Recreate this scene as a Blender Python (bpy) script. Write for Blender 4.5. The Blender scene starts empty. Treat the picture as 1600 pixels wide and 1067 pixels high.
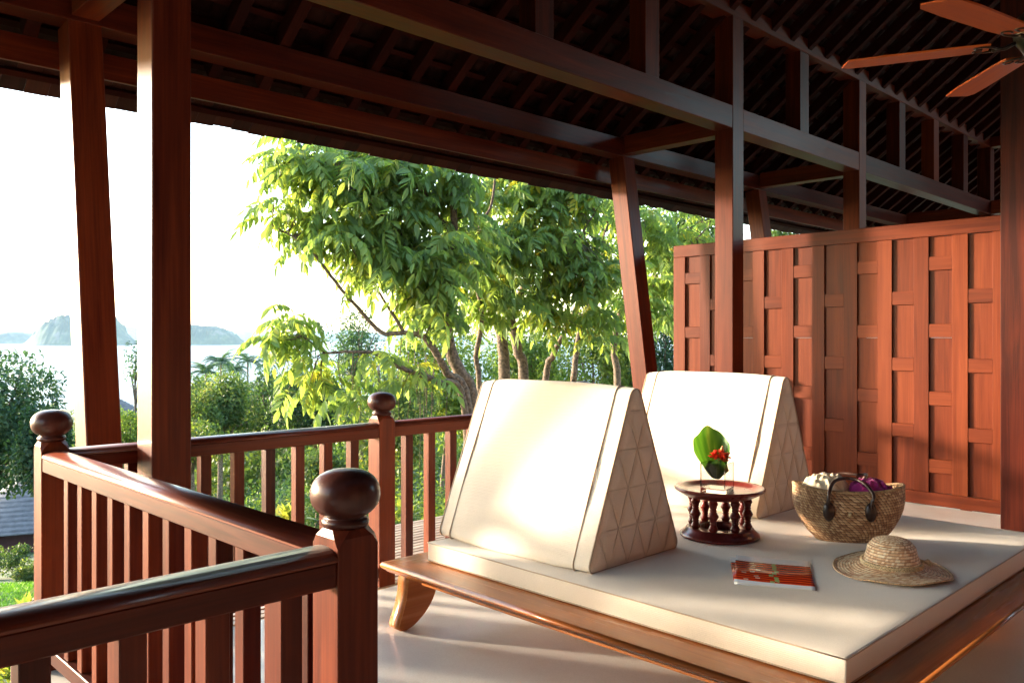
import bpy, bmesh, math, random
import numpy as np
from mathutils import Vector, Matrix

random.seed(7)
rng = np.random.default_rng(7)
S = bpy.context.scene
R = math.radians
COL = S.collection

# ------------------------------------------------------------------ camera, world, sun, exposure
CAM_H = 1.45
YAW = R(45.65)
FPX = 1300.0                       # focal length in pixels of a 1600 px wide picture
cam_d = bpy.data.cameras.new("camera")
cam = bpy.data.objects.new("camera", cam_d)
COL.objects.link(cam)
cam.location = (0, 0, CAM_H)
cam.rotation_euler = (R(90), 0, YAW - R(90))
cam_d.sensor_width = 36
cam_d.lens = FPX / 1600 * 36
cam_d.shift_y = -4.2 / 1600
cam_d.clip_start = 0.05
cam_d.clip_end = 90000
S.camera = cam

SUN_EL = R(9.0)
SUN_K = 0.50                       # sun travels +X by this much per metre of -Y
sun_from = Vector((-SUN_K, 1.0, 0)).normalized() * math.cos(SUN_EL) + Vector((0, 0, math.sin(SUN_EL)))
world = bpy.data.worlds.new("World")
S.world = world
world.use_nodes = True
wn = world.node_tree
bg = wn.nodes["Background"]
sky = wn.nodes.new("ShaderNodeTexSky")
sky.sky_type = 'NISHITA'
sky.sun_disc = False
sky.sun_elevation = SUN_EL
sky.sun_rotation = math.atan2(sun_from.x, sun_from.y)
sky.air_density = 1.0
sky.dust_density = 1.0
sky.ozone_density = 1.0
wn.links.new(sky.outputs[0], bg.inputs[0])
bg.inputs[1].default_value = 0.15
sun_d = bpy.data.lights.new("sun", 'SUN')
sun_d.energy = 1.65
sun_d.angle = R(4.0)
sun_d.color = (1.0, 0.84, 0.64)
sun = bpy.data.objects.new("sun", sun_d)
COL.objects.link(sun)
sun.rotation_euler = sun_from.to_track_quat('Z', 'Y').to_euler()
sun.location = (-10, 20, 12)

S.view_settings.view_transform = 'Standard'
S.view_settings.look = 'None'
S.view_settings.gamma = 1
S.view_settings.use_curve_mapping = False
S.view_settings.exposure = 3.65
S.render.engine = 'CYCLES'
S.cycles.use_denoising = True
S.cycles.max_bounces = 8
S.cycles.diffuse_bounces = 5
S.cycles.transparent_max_bounces = 8
S.cycles.volume_bounces = 0
S.cycles.caustics_reflective = False
S.cycles.caustics_refractive = False
S.cycles.sample_clamp_indirect = 8

# ------------------------------------------------------------------ small helpers
cY, sY = math.cos(YAW), math.sin(YAW)
def at(px, py, d):
    """world point seen at pixel (px,py) of the photograph, d metres deep"""
    r = (px - 800) / FPX; u = (529.3 - py) / FPX
    return Vector(((cY + sY * r) * d, (sY - cY * r) * d, CAM_H + u * d))

def tag(o, label=None, cat=None, group=None, kind=None):
    if label: o['label'] = label
    if cat: o['category'] = cat
    if group: o['group'] = group
    if kind: o['kind'] = kind
    return o

def empty(name, loc=(0, 0, 0), label=None, cat=None, group=None):
    o = bpy.data.objects.new(name, None)
    COL.objects.link(o)
    o.location = loc
    o.empty_display_size = 0.1
    return tag(o, label, cat, group)

def link(name, me, mat=None, parent=None, M=None, smooth=False):
    if mat is not None and not me.materials:
        me.materials.append(mat)
    o = bpy.data.objects.new(name, me)
    COL.objects.link(o)
    if parent is not None:
        o.parent = parent
        PM = Matrix.Translation(parent.location) @ parent.rotation_euler.to_matrix().to_4x4()
        if parent.parent is not None:
            pp = parent.parent
            PM = Matrix.Translation(pp.location) @ pp.rotation_euler.to_matrix().to_4x4() @ PM
        o.matrix_parent_inverse = Matrix.Identity(4)
        M = PM.inverted() @ (M if M is not None else Matrix.Identity(4))
    if M is not None:
        o.matrix_basis = M
    if smooth:
        for p in me.polygons: p.use_smooth = True
    return o

def bm_mesh(bm, name, smooth=False):
    me = bpy.data.meshes.new(name)
    bm.to_mesh(me); bm.free()
    if smooth:
        for p in me.polygons: p.use_smooth = True
    return me

def arr_mesh(name, V, F, tint=None):
    """V (n,3) float, F (m,k) int: k-gons"""
    V = np.asarray(V, np.float32); F = np.asarray(F, np.int32)
    me = bpy.data.meshes.new(name)
    me.vertices.add(len(V)); me.vertices.foreach_set("co", V.ravel())
    k = F.shape[1]
    me.loops.add(F.size); me.loops.foreach_set("vertex_index", F.ravel())
    me.polygons.add(len(F))
    me.polygons.foreach_set("loop_start", np.arange(0, F.size, k, dtype=np.int32))
    me.polygons.foreach_set("loop_total", np.full(len(F), k, np.int32))
    if tint is not None:
        a = me.attributes.new("tint", 'FLOAT', 'POINT')
        a.data.foreach_set("value", np.asarray(tint, np.float32))
    me.update(calc_edges=True); me.validate()
    return me

_box = {}
def box_me(l, w, h, bev=0.003):
    key = (round(l, 4), round(w, 4), round(h, 4), bev)
    if key not in _box:
        bm = bmesh.new()
        bmesh.ops.create_cube(bm, size=1)
        bmesh.ops.scale(bm, vec=(l, w, h), verts=bm.verts)
        if bev: bmesh.ops.bevel(bm, geom=bm.edges[:], offset=bev, segments=1, affect='EDGES', profile=0.5)
        _box[key] = bm_mesh(bm, "board")
    return _box[key]

def frame_matrix(p0, p1, up=(0, 0, 1)):
    p0, p1 = Vector(p0), Vector(p1)
    x = (p1 - p0).normalized()
    up = Vector(up)
    if abs(x.dot(up)) > 0.98: up = Vector((0, 1, 0))
    y = up.cross(x).normalized(); z = x.cross(y)
    return Matrix.Translation((p0 + p1) / 2) @ Matrix((x, y, z)).transposed().to_4x4()

def board(name, p0, p1, w, h, mat, parent=None, up=(0, 0, 1), bev=0.003):
    """board along local X from p0 to p1 (centre line); w across, h along up"""
    l = (Vector(p1) - Vector(p0)).length
    me = box_me(l, w, h, bev)
    return link(name, me, mat, parent, frame_matrix(p0, p1, up))

def bx(name, x0, x1, y0, y1, z0, z1, mat, parent=None, axis='X', bev=0.003):
    """axis aligned board whose grain runs along axis"""
    c = ((x0 + x1) / 2, (y0 + y1) / 2, (z0 + z1) / 2)
    if axis == 'X':
        return board(name, (x0, c[1], c[2]), (x1, c[1], c[2]), y1 - y0, z1 - z0, mat, parent, bev=bev)
    if axis == 'Y':
        return board(name, (c[0], y0, c[2]), (c[0], y1, c[2]), x1 - x0, z1 - z0, mat, parent, bev=bev)
    return board(name, (c[0], c[1], z0), (c[0], c[1], z1), x1 - x0, y1 - y0, mat, parent, up=(0, 1, 0), bev=bev)

def lathe_me(name, prof, n=32, smooth=True):
    """prof: (r,z) list, bottom to top"""
    V = []; F = []
    for r, z in prof:
        for i in range(n):
            a = 2 * math.pi * i / n
            V.append((r * math.cos(a), r * math.sin(a), z))
    for j in range(len(prof) - 1):
        for i in range(n):
            k = (i + 1) % n
            F.append((j * n + i, j * n + k, (j + 1) * n + k, (j + 1) * n + i))
    me = bpy.data.meshes.new(name)
    F2 = [tuple(f) for f in F]
    if prof[0][0] > 1e-4: F2.append(tuple(range(n - 1, -1, -1)))
    if prof[-1][0] > 1e-4: F2.append(tuple((len(prof) - 1) * n + i for i in range(n)))
    me.from_pydata(V, [], F2)
    if smooth:
        for p in me.polygons: p.use_smooth = len(p.vertices) == 4
    me.update()
    return me

def tube_arrays(pts, rad, n=6):
    pts = [Vector(p) for p in pts]
    V = []; F = []
    ref = Vector((0.3, 0.2, 0.93))
    for i, p in enumerate(pts):
        t = (pts[min(i + 1, len(pts) - 1)] - pts[max(i - 1, 0)]).normalized()
        u = t.cross(ref)
        if u.length < 0.05: u = t.cross(Vector((1, 0, 0)))
        u.normalize(); v = t.cross(u)
        r = rad[i] if hasattr(rad, '__len__') else rad
        for k in range(n):
            a = 2 * math.pi * k / n
            V.append(p + (u * math.cos(a) + v * math.sin(a)) * r)
    for i in range(len(pts) - 1):
        for k in range(n):
            k2 = (k + 1) % n
            F.append((i * n + k, i * n + k2, (i + 1) * n + k2, (i + 1) * n + k))
    return V, F

def tube_me(name, tubes, n=6, smooth=True):
    """tubes: list of (pts, rad); one mesh"""
    VV = []; FF = []
    for pts, rad in tubes:
        V, F = tube_arrays(pts, rad, n)
        o = len(VV)
        VV += [tuple(v) for v in V]
        FF += [tuple(i + o for i in f) for f in F]
        m = len(pts)
        FF.append(tuple(o + k for k in range(n - 1, -1, -1)))
        FF.append(tuple(o + (m - 1) * n + k for k in range(n)))
    me = bpy.data.meshes.new(name)
    me.from_pydata(VV, [], FF)
    if smooth:
        for p in me.polygons: p.use_smooth = True
    me.update()
    return me

def smooth_path(pts, sub=4):
    """Catmull-Rom through pts (tuples of any length)"""
    P = [np.array(p, float) for p in pts]
    P = [2 * P[0] - P[1]] + P + [2 * P[-1] - P[-2]]
    out = []
    for i in range(1, len(P) - 2):
        for s in range(sub):
            t = s / sub
            out.append(0.5 * ((2 * P[i]) + (-P[i - 1] + P[i + 1]) * t + (2 * P[i - 1] - 5 * P[i] + 4 * P[i + 1] - P[i + 2]) * t * t
                       + (-P[i - 1] + 3 * P[i] - 3 * P[i + 1] + P[i + 2]) * t ** 3))
    out.append(P[-2])
    return out

# ------------------------------------------------------------------ materials
def new_mat(name):
    m = bpy.data.materials.new(name)
    m.use_nodes = True
    nt = m.node_tree
    return m, nt, nt.nodes["Principled BSDF"]

def node(nt, typ, **kw):
    n = nt.nodes.new(typ)
    for k, v in kw.items(): setattr(n, k, v)
    return n

def ramp(nt, stops):
    r = node(nt, "ShaderNodeValToRGB")
    e = r.color_ramp.elements
    while len(e) < len(stops): e.new(0.5)
    for i, (p, c) in enumerate(stops):
        e[i].position = p
        e[i].color = (*c, 1) if len(c) == 3 else c
    return r

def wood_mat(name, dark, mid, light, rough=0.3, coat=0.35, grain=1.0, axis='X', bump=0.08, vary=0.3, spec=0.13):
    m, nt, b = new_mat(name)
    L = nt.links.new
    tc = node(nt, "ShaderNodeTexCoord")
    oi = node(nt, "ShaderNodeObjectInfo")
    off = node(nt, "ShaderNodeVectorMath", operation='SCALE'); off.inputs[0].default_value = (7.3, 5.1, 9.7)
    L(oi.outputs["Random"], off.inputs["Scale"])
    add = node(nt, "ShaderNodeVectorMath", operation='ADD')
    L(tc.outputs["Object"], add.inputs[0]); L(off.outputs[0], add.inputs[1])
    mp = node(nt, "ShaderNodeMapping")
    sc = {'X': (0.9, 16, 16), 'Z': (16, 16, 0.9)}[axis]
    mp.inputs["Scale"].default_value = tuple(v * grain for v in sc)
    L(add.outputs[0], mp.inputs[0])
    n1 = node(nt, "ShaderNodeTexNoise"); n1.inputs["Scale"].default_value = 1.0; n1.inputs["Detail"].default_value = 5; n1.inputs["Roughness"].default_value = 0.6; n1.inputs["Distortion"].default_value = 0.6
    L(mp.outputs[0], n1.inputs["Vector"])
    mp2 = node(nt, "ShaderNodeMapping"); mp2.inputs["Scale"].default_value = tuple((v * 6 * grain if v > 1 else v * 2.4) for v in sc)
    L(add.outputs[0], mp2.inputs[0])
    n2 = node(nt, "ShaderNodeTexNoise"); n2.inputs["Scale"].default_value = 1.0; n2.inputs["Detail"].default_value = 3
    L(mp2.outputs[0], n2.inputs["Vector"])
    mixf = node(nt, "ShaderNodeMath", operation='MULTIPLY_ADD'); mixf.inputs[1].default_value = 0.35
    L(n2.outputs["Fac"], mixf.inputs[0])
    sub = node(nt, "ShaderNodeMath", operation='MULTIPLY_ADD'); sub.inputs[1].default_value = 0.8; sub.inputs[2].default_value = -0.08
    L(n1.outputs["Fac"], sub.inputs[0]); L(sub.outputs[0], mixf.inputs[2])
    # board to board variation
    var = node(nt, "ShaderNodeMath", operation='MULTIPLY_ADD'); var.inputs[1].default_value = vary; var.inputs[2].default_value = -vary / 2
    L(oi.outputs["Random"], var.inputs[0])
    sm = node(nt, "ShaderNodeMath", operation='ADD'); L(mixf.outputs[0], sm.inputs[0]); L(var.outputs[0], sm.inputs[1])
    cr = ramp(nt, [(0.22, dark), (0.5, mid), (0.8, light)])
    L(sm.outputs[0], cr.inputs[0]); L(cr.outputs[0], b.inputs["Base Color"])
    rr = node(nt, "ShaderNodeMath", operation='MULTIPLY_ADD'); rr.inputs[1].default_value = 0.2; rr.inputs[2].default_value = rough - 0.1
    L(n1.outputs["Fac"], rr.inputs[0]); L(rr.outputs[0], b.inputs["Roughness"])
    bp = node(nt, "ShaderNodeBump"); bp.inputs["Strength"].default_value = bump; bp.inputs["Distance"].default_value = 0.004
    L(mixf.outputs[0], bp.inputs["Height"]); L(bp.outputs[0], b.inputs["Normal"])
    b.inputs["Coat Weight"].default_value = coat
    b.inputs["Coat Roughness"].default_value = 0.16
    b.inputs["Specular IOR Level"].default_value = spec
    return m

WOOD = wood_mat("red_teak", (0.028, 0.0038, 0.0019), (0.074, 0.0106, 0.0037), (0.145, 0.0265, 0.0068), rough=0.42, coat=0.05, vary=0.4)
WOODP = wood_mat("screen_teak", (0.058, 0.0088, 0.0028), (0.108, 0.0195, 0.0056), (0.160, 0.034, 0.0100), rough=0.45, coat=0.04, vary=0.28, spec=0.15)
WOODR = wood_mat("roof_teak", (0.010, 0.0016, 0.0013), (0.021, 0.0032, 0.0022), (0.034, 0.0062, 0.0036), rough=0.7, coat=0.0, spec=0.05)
WOODF = wood_mat("finial_wood", (0.028, 0.007, 0.006), (0.05, 0.013, 0.009), (0.085, 0.022, 0.013), rough=0.4, coat=0.22, axis='Z', bump=0.02)
WOODB = wood_mat("daybed_teak", (0.26, 0.075, 0.019), (0.40, 0.13, 0.034), (0.52, 0.20, 0.062), rough=0.26, coat=0.5, bump=0.03)
WOODT = wood_mat("red_lacquer_wood", (0.075, 0.010, 0.009), (0.14, 0.018, 0.015), (0.20, 0.03, 0.023), rough=0.3, coat=0.45, axis='Z', bump=0.03)
WOODD = wood_mat("deck_wood", (0.25, 0.17, 0.12), (0.38, 0.28, 0.21), (0.5, 0.39, 0.3), rough=0.5, coat=0.1)
TILE = wood_mat("roof_shingle", (0.014, 0.004, 0.003), (0.03, 0.008, 0.006), (0.05, 0.014, 0.009), rough=0.6, coat=0.0, axis='X', vary=0.5)
BLADE = wood_mat("fan_blade_wood", (0.24, 0.045, 0.010), (0.34, 0.068, 0.014), (0.43, 0.10, 0.022), rough=0.5, coat=0.0, vary=0.1)

def plain(name, col, rough=0.5, metal=0.0, noise=0.0, nscale=20, bump=0.0, coat=0.0, **kw):
    m, nt, b = new_mat(name)
    L = nt.links.new
    b.inputs["Base Color"].default_value = (*col, 1)
    b.inputs["Roughness"].default_value = rough
    b.inputs["Metallic"].default_value = metal
    b.inputs["Coat Weight"].default_value = coat
    if noise or bump:
        tc = node(nt, "ShaderNodeTexCoord")
        n1 = node(nt, "ShaderNodeTexNoise"); n1.inputs["Scale"].default_value = nscale; n1.inputs["Detail"].default_value = 6
        L(tc.outputs["Object"], n1.inputs["Vector"])
        if noise:
            lo = tuple(max(0, c * (1 - noise)) for c in col); hi = tuple(min(1, c * (1 + noise)) for c in col)
            cr = ramp(nt, [(0.3, lo), (0.7, hi)])
            L(n1.outputs["Fac"], cr.inputs[0]); L(cr.outputs[0], b.inputs["Base Color"])
        if bump:
            bp = node(nt, "ShaderNodeBump"); bp.inputs["Strength"].default_value = bump; bp.inputs["Distance"].default_value = 0.01
            L(n1.outputs["Fac"], bp.inputs["Height"]); L(bp.outputs[0], b.inputs["Normal"])
    return m

def fabric_mat(name, col, weave=900, bump=0.25, sheen=0.2):
    m, nt, b = new_mat(name)
    L = nt.links.new
    tc = node(nt, "ShaderNodeTexCoord")
    waves = []
    for d in ('X', 'Y', 'Z'):
        w = node(nt, "ShaderNodeTexWave", wave_type='BANDS', bands_direction=d)
        w.inputs["Scale"].default_value = weave / 20; w.inputs["Distortion"].default_value = 2.5; w.inputs["Detail"].default_value = 2; w.inputs["Detail Scale"].default_value = 3
        L(tc.outputs["Object"], w.inputs["Vector"]); waves.append(w)
    a1 = node(nt, "ShaderNodeMath", operation='ADD'); L(waves[0].outputs["Fac"], a1.inputs[0]); L(waves[1].outputs["Fac"], a1.inputs[1])
    a2 = node(nt, "ShaderNodeMath", operation='ADD'); L(a1.outputs[0], a2.inputs[0]); L(waves[2].outputs["Fac"], a2.inputs[1])
    n1 = node(nt, "ShaderNodeTexNoise"); n1.inputs["Scale"].default_value = 3.5; n1.inputs["Detail"].default_value = 5
    L(tc.outputs["Object"], n1.inputs["Vector"])
    n3 = node(nt, "ShaderNodeTexNoise"); n3.inputs["Scale"].default_value = 260; n3.inputs["Detail"].default_value = 3
    L(tc.outputs["Object"], n3.inputs["Vector"])
    s = node(nt, "ShaderNodeMath", operation='MULTIPLY_ADD'); s.inputs[1].default_value = 0.5; L(n3.outputs["Fac"], s.inputs[0])
    s2 = node(nt, "ShaderNodeMath", operation='MULTIPLY'); s2.inputs[1].default_value = 0.5; L(n1.outputs["Fac"], s2.inputs[0])
    L(s2.outputs[0], s.inputs[2])
    cr = ramp(nt, [(0.3, tuple(c * 0.86 for c in col)), (0.7, tuple(min(1, c * 1.07) for c in col))])
    L(s.outputs[0], cr.inputs[0]); L(cr.outputs[0], b.inputs["Base Color"])
    b.inputs["Roughness"].default_value = 0.85
    b.inputs["Sheen Weight"].default_value = sheen
    bp = node(nt, "ShaderNodeBump"); bp.inputs["Strength"].default_value = bump; bp.inputs["Distance"].default_value = 0.0015
    L(a2.outputs[0], bp.inputs["Height"])
    bp2 = node(nt, "ShaderNodeBump"); bp2.inputs["Strength"].default_value = 0.35; bp2.inputs["Distance"].default_value = 0.012
    L(n1.outputs["Fac"], bp2.inputs["Height"]); L(bp.outputs[0], bp2.inputs["Normal"])
    L(bp2.outputs[0], b.inputs["Normal"])
    return m

LINEN = fabric_mat("cream_linen", (0.75, 0.655, 0.545))
PIPING = fabric_mat("tan_piping", (0.42, 0.31, 0.22), bump=0.1)
STITCH = fabric_mat("tan_thread", (0.58, 0.47, 0.37), bump=0.1)

def floor_mat():
    m, nt, b = new_mat("polished_terrazzo")
    L = nt.links.new
    tc = node(nt, "ShaderNodeTexCoord")
    v = node(nt, "ShaderNodeTexVoronoi"); v.inputs["Scale"].default_value = 260
    L(tc.outputs["Object"], v.inputs["Vector"])
    n1 = node(nt, "ShaderNodeTexNoise"); n1.inputs["Scale"].default_value = 2.2; n1.inputs["Detail"].default_value = 6
    L(tc.outputs["Object"], n1.inputs["Vector"])
    sep = node(nt, "ShaderNodeSeparateColor"); L(v.outputs["Color"], sep.inputs[0])
    mx = node(nt, "ShaderNodeMath", operation='MULTIPLY_ADD'); mx.inputs[1].default_value = 0.3; L(sep.outputs[0], mx.inputs[0])
    m2 = node(nt, "ShaderNodeMath", operation='MULTIPLY'); m2.inputs[1].default_value = 0.7; L(n1.outputs["Fac"], m2.inputs[0]); L(m2.outputs[0], mx.inputs[2])
    cr = ramp(nt, [(0.2, (0.62, 0.58, 0.53)), (0.55, (0.70, 0.67, 0.62)), (0.8, (0.76, 0.73, 0.68))])
    L(mx.outputs[0], cr.inputs[0]); L(cr.outputs[0], b.inputs["Base Color"])
    rr = node(nt, "ShaderNodeMath", operation='MULTIPLY_ADD'); rr.inputs[1].default_value = 0.2; rr.inputs[2].default_value = 0.12
    L(n1.outputs["Fac"], rr.inputs[0]); L(rr.outputs[0], b.inputs["Roughness"])
    bp = node(nt, "ShaderNodeBump"); bp.inputs["Strength"].default_value = 0.05; bp.inputs["Distance"].default_value = 0.01
    L(n1.outputs["Fac"], bp.inputs["Height"]); L(bp.outputs[0], b.inputs["Normal"])
    return m
FLOOR = floor_mat()

def leaf_mat(name, cols, trans=0.45, rough=0.45, objrand=0.35):
    """cols: dark, mid, light, yellow"""
    m, nt, b = new_mat(name)
    L = nt.links.new
    at_ = node(nt, "ShaderNodeAttribute", attribute_name="tint")
    oi = node(nt, "ShaderNodeObjectInfo")
    ad = node(nt, "ShaderNodeMath", operation='MULTIPLY_ADD'); ad.inputs[1].default_value = objrand; L(oi.outputs["Random"], ad.inputs[0]); L(at_.outputs["Fac"], ad.inputs[2])
    su = node(nt, "ShaderNodeMath", operation='SUBTRACT'); su.inputs[1].default_value = objrand / 2; L(ad.outputs[0], su.inputs[0])
    cr = ramp(nt, [(0.0, cols[0]), (0.4, cols[1]), (0.75, cols[2]), (1.0, cols[3])])
    L(su.outputs[0], cr.inputs[0])
    L(cr.outputs[0], b.inputs["Base Color"])
    b.inputs["Roughness"].default_value = rough
    b.inputs["Specular IOR Level"].default_value = 0.25
    tr = node(nt, "ShaderNodeBsdfTranslucent")
    br = node(nt, "ShaderNodeMixRGB", blend_type='MULTIPLY'); br.inputs[0].default_value = 1.0
    L(cr.outputs[0], br.inputs[1]); br.inputs[2].default_value = (2.4, 2.2, 1.0, 1)
    L(br.outputs[0], tr.inputs[0])
    mx = node(nt, "ShaderNodeMixShader"); mx.inputs[0].default_value = trans
    L(b.outputs[0], mx.inputs[1]); L(tr.outputs[0], mx.inputs[2])
    out = nt.nodes["Material Output"]
    L(mx.outputs[0], out.inputs["Surface"])
    return m

LEAF_MAIN = leaf_mat("tree_leaf", ((0.075, 0.13, 0.055), (0.13, 0.205, 0.075), (0.19, 0.25, 0.065), (0.36, 0.31, 0.04)), trans=0.55, rough=0.52)
LEAF_A = leaf_mat("bush_leaf", ((0.018, 0.042, 0.015), (0.042, 0.085, 0.025), (0.085, 0.13, 0.032), (0.2, 0.2, 0.045)), trans=0.4)
LEAF_B = leaf_mat("bamboo_leaf", ((0.045, 0.09, 0.02), (0.085, 0.15, 0.03), (0.14, 0.20, 0.04), (0.25, 0.25, 0.06)), trans=0.45)
LEAF_C = leaf_mat("blue_green_leaf", ((0.016, 0.042, 0.024), (0.03, 0.072, 0.038), (0.055, 0.105, 0.045), (0.10, 0.15, 0.05)), trans=0.35)
BARK = plain("bark", (0.13, 0.09, 0.06), rough=0.9, noise=0.75, nscale=22, bump=1.0)
BARKD = plain("dark_bark", (0.075, 0.055, 0.04), rough=0.9, noise=0.5, nscale=10, bump=0.5)
DARKMETAL = plain("dark_bronze", (0.03, 0.022, 0.018), rough=0.3, metal=0.9, noise=0.2)

# ------------------------------------------------------------------ ground, sea, islands
def terrain(x, y):
    t = cY * x + sY * y
    d = math.hypot(x - 3, y - 2)
    z = -2.9
    if t > 14: z -= (min(t, 40) - 14) * 0.20
    if t > 40: z -= (t - 40) * 0.066
    z += 0.25 * math.sin(x * 0.21 + 1) * math.sin(y * 0.17) * min(1, d / 25)
    return max(z, -34)

def build_ground():
    # graded grid: fine near the terrace, coarse towards the shore
    ax = np.concatenate([-np.geomspace(420, 12, 22), np.linspace(-10, 34, 45), np.geomspace(37, 620, 34)])
    n = len(ax)
    V = [(x, y, terrain(x, y)) for y in ax for x in ax]
    F = [(j * n + i, j * n + i + 1, (j + 1) * n + i + 1, (j + 1) * n + i) for j in range(n - 1) for i in range(n - 1)]
    me = arr_mesh("ground", V, F)
    for p in me.polygons: p.use_smooth = True
    m, nt, b = new_mat("garden_soil_and_turf")
    L = nt.links.new
    tc = node(nt, "ShaderNodeTexCoord")
    n1 = node(nt, "ShaderNodeTexNoise"); n1.inputs["Scale"].default_value = 0.6; n1.inputs["Detail"].default_value = 8
    L(tc.outputs["Object"], n1.inputs["Vector"])
    cr = ramp(nt, [(0.35, (0.035, 0.05, 0.018)), (0.55, (0.05, 0.085, 0.022)), (0.7, (0.09, 0.075, 0.04))])
    L(n1.outputs["Fac"], cr.inputs[0]); L(cr.outputs[0], b.inputs["Base Color"])
    b.inputs["Roughness"].default_value = 0.95
    o = link("ground", me, m)
    tag(o, "sloping green garden ground falling away to the sea", kind='structure')
build_ground()

def build_sea():
    rs = np.concatenate([[0], np.geomspace(60, 14500, 40)])
    nn = 72
    V = [(0, 0, -30)]; F = []
    for r in rs[1:]:
        for i in range(nn):
            a = 2 * math.pi * i / nn
            V.append((r * math.cos(a), r * math.sin(a), -30))
    me = bpy.data.meshes.new("sea")
    for i in range(nn): F.append((0, 1 + i, 1 + (i + 1) % nn))
    for j in range(len(rs) - 2):
        for i in range(nn):
            k = (i + 1) % nn
            F.append((1 + j * nn + i, 1 + (j + 1) * nn + i, 1 + (j + 1) * nn + k, 1 + j * nn + k))
    me.from_pydata(V, [], F)
    m, nt, b = new_mat("sea_water")
    L = nt.links.new
    tc = node(nt, "ShaderNodeTexCoord")
    mp = node(nt, "ShaderNodeMapping"); mp.inputs["Scale"].default_value = (0.004, 0.012, 1); mp.inputs["Rotation"].default_value = (0, 0, R(45))
    L(tc.outputs["Object"], mp.inputs[0])
    n0 = node(nt, "ShaderNodeTexNoise"); n0.inputs["Scale"].default_value = 1.0; n0.inputs["Detail"].default_value = 4
    L(mp.outputs[0], n0.inputs["Vector"])
    cr = ramp(nt, [(0.4, (0.045, 0.07, 0.10)), (0.62, (0.085, 0.115, 0.15))])
    L(n0.outputs["Fac"], cr.inputs[0]); L(cr.outputs[0], b.inputs["Base Color"])
    rr = node(nt, "ShaderNodeMath", operation='MULTIPLY_ADD'); b.inputs['Specular IOR Level'].default_value = 0.06
    rr.inputs[1].default_value = 0.25; rr.inputs[2].default_value = 0.25
    L(n0.outputs["Fac"], rr.inputs[0]); L(rr.outputs[0], b.inputs["Roughness"])
    n1 = node(nt, "ShaderNodeTexNoise"); n1.inputs["Scale"].default_value = 0.35; n1.inputs["Detail"].default_value = 4
    L(tc.outputs["Object"], n1.inputs["Vector"])
    bp = node(nt, "ShaderNodeBump"); bp.inputs["Strength"].default_value = 0.35; bp.inputs["Distance"].default_value = 0.6
    L(n1.outputs["Fac"], bp.inputs["Height"]); L(bp.outputs[0], b.inputs["Normal"])
    o = link("sea", me, m)
    tag(o, "calm pale sea stretching to the horizon", kind='structure')
build_sea()

def island_mat():
    m, nt, b = new_mat("forested_limestone")
    L = nt.links.new
    tc = node(nt, "ShaderNodeTexCoord")
    n1 = node(nt, "ShaderNodeTexNoise"); n1.inputs["Scale"].default_value = 0.02; n1.inputs["Detail"].default_value = 8
    L(tc.outputs["Object"], n1.inputs["Vector"])
    cr = ramp(nt, [(0.45, (0.035, 0.06, 0.025)), (0.58, (0.06, 0.09, 0.04)), (0.70, (0.12, 0.125, 0.10))])
    L(n1.outputs["Fac"], cr.inputs[0]); L(cr.outputs[0], b.inputs["Base Color"])
    b.inputs["Roughness"].default_value = 0.95
    return m
ISL = island_mat()

def island(px_prof, d, depth, label, seed):
    """px_prof: (px, py) skyline of the photograph; the island has a real plan depth"""
    r = np.random.default_rng(seed)
    nx, nd = 70, 17
    xs = np.linspace(px_prof[0][0], px_prof[-1][0], nx)
    hs = np.interp(xs, [p[0] for p in px_prof], [p[1] for p in px_prof])
    rough = np.cumsum(r.normal(0, 1, nx)); rough -= np.linspace(rough[0], rough[-1], nx)
    wl = 529.3 + 31.45 / d * FPX
    V = []; F = []
    for i in range(nx):
        top = at(xs[i], hs[i] + 0.35 * r.normal() , d).z
        H = max(top + 30, 1)
        base = at(xs[i], wl, d)
        for j in range(nd):
            t = j / (nd - 1) * 2 - 1            # -1 front, 1 back
            prof = max(0.0, 1 - abs(t) ** 2.6)
            w = depth * (0.35 + 0.65 * math.sin(math.pi * (i + 0.5) / nx))
            dirv = Vector((cY, sY, 0))
            p = base + dirv * (t * w / 2)
            z = -30 - 2 + (H + 2) * prof * (1 + 0.10 * r.normal() * (1 if 0 < j < nd - 1 and j != nd // 2 else 0))
            V.append((p.x, p.y, min(z, -30 + H)))
    for i in range(nx - 1):
        for j in range(nd - 1):
            F.append((i * nd + j, (i + 1) * nd + j, (i + 1) * nd + j + 1, i * nd + j + 1))
    me = arr_mesh("island", V, F)
    o = link("island", me, ISL)
    tag(o, label, kind='structure')

island([(47, 538), (55, 528), (64, 523), (68, 515), (74, 512), (82, 503), (92, 498), (100, 494), (118, 491), (140, 488), (160, 489), (172, 495), (180, 501), (182, 512), (188, 517), (196, 526), (205, 530), (208, 537)], 4300, 500,
       "steep grey-blue limestone island behind the leaning post", 1)
island([(262, 537), (275, 520), (290, 508), (304, 507), (318, 510), (330, 509), (345, 512), (358, 517), (368, 524), (376, 532), (381, 538)], 4400, 420,
       "low rounded island just right of the near post", 2)
island([(-60, 536), (-30, 528), (0, 526), (12, 522), (28, 519), (40, 523), (52, 530), (62, 536)], 5600, 600,
       "small hazy headland at the left edge of the sea", 3)
island([(-80, 528), (-20, 522), (30, 517), (70, 514), (120, 508), (180, 511), (205, 509), (230, 515), (270, 519), (330, 520), (370, 519), (395, 517), (430, 523), (480, 520), (540, 515), (600, 521), (680, 524), (760, 527)], 11000, 1500,
       "far pale mountain range along the horizon", 4)

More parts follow.
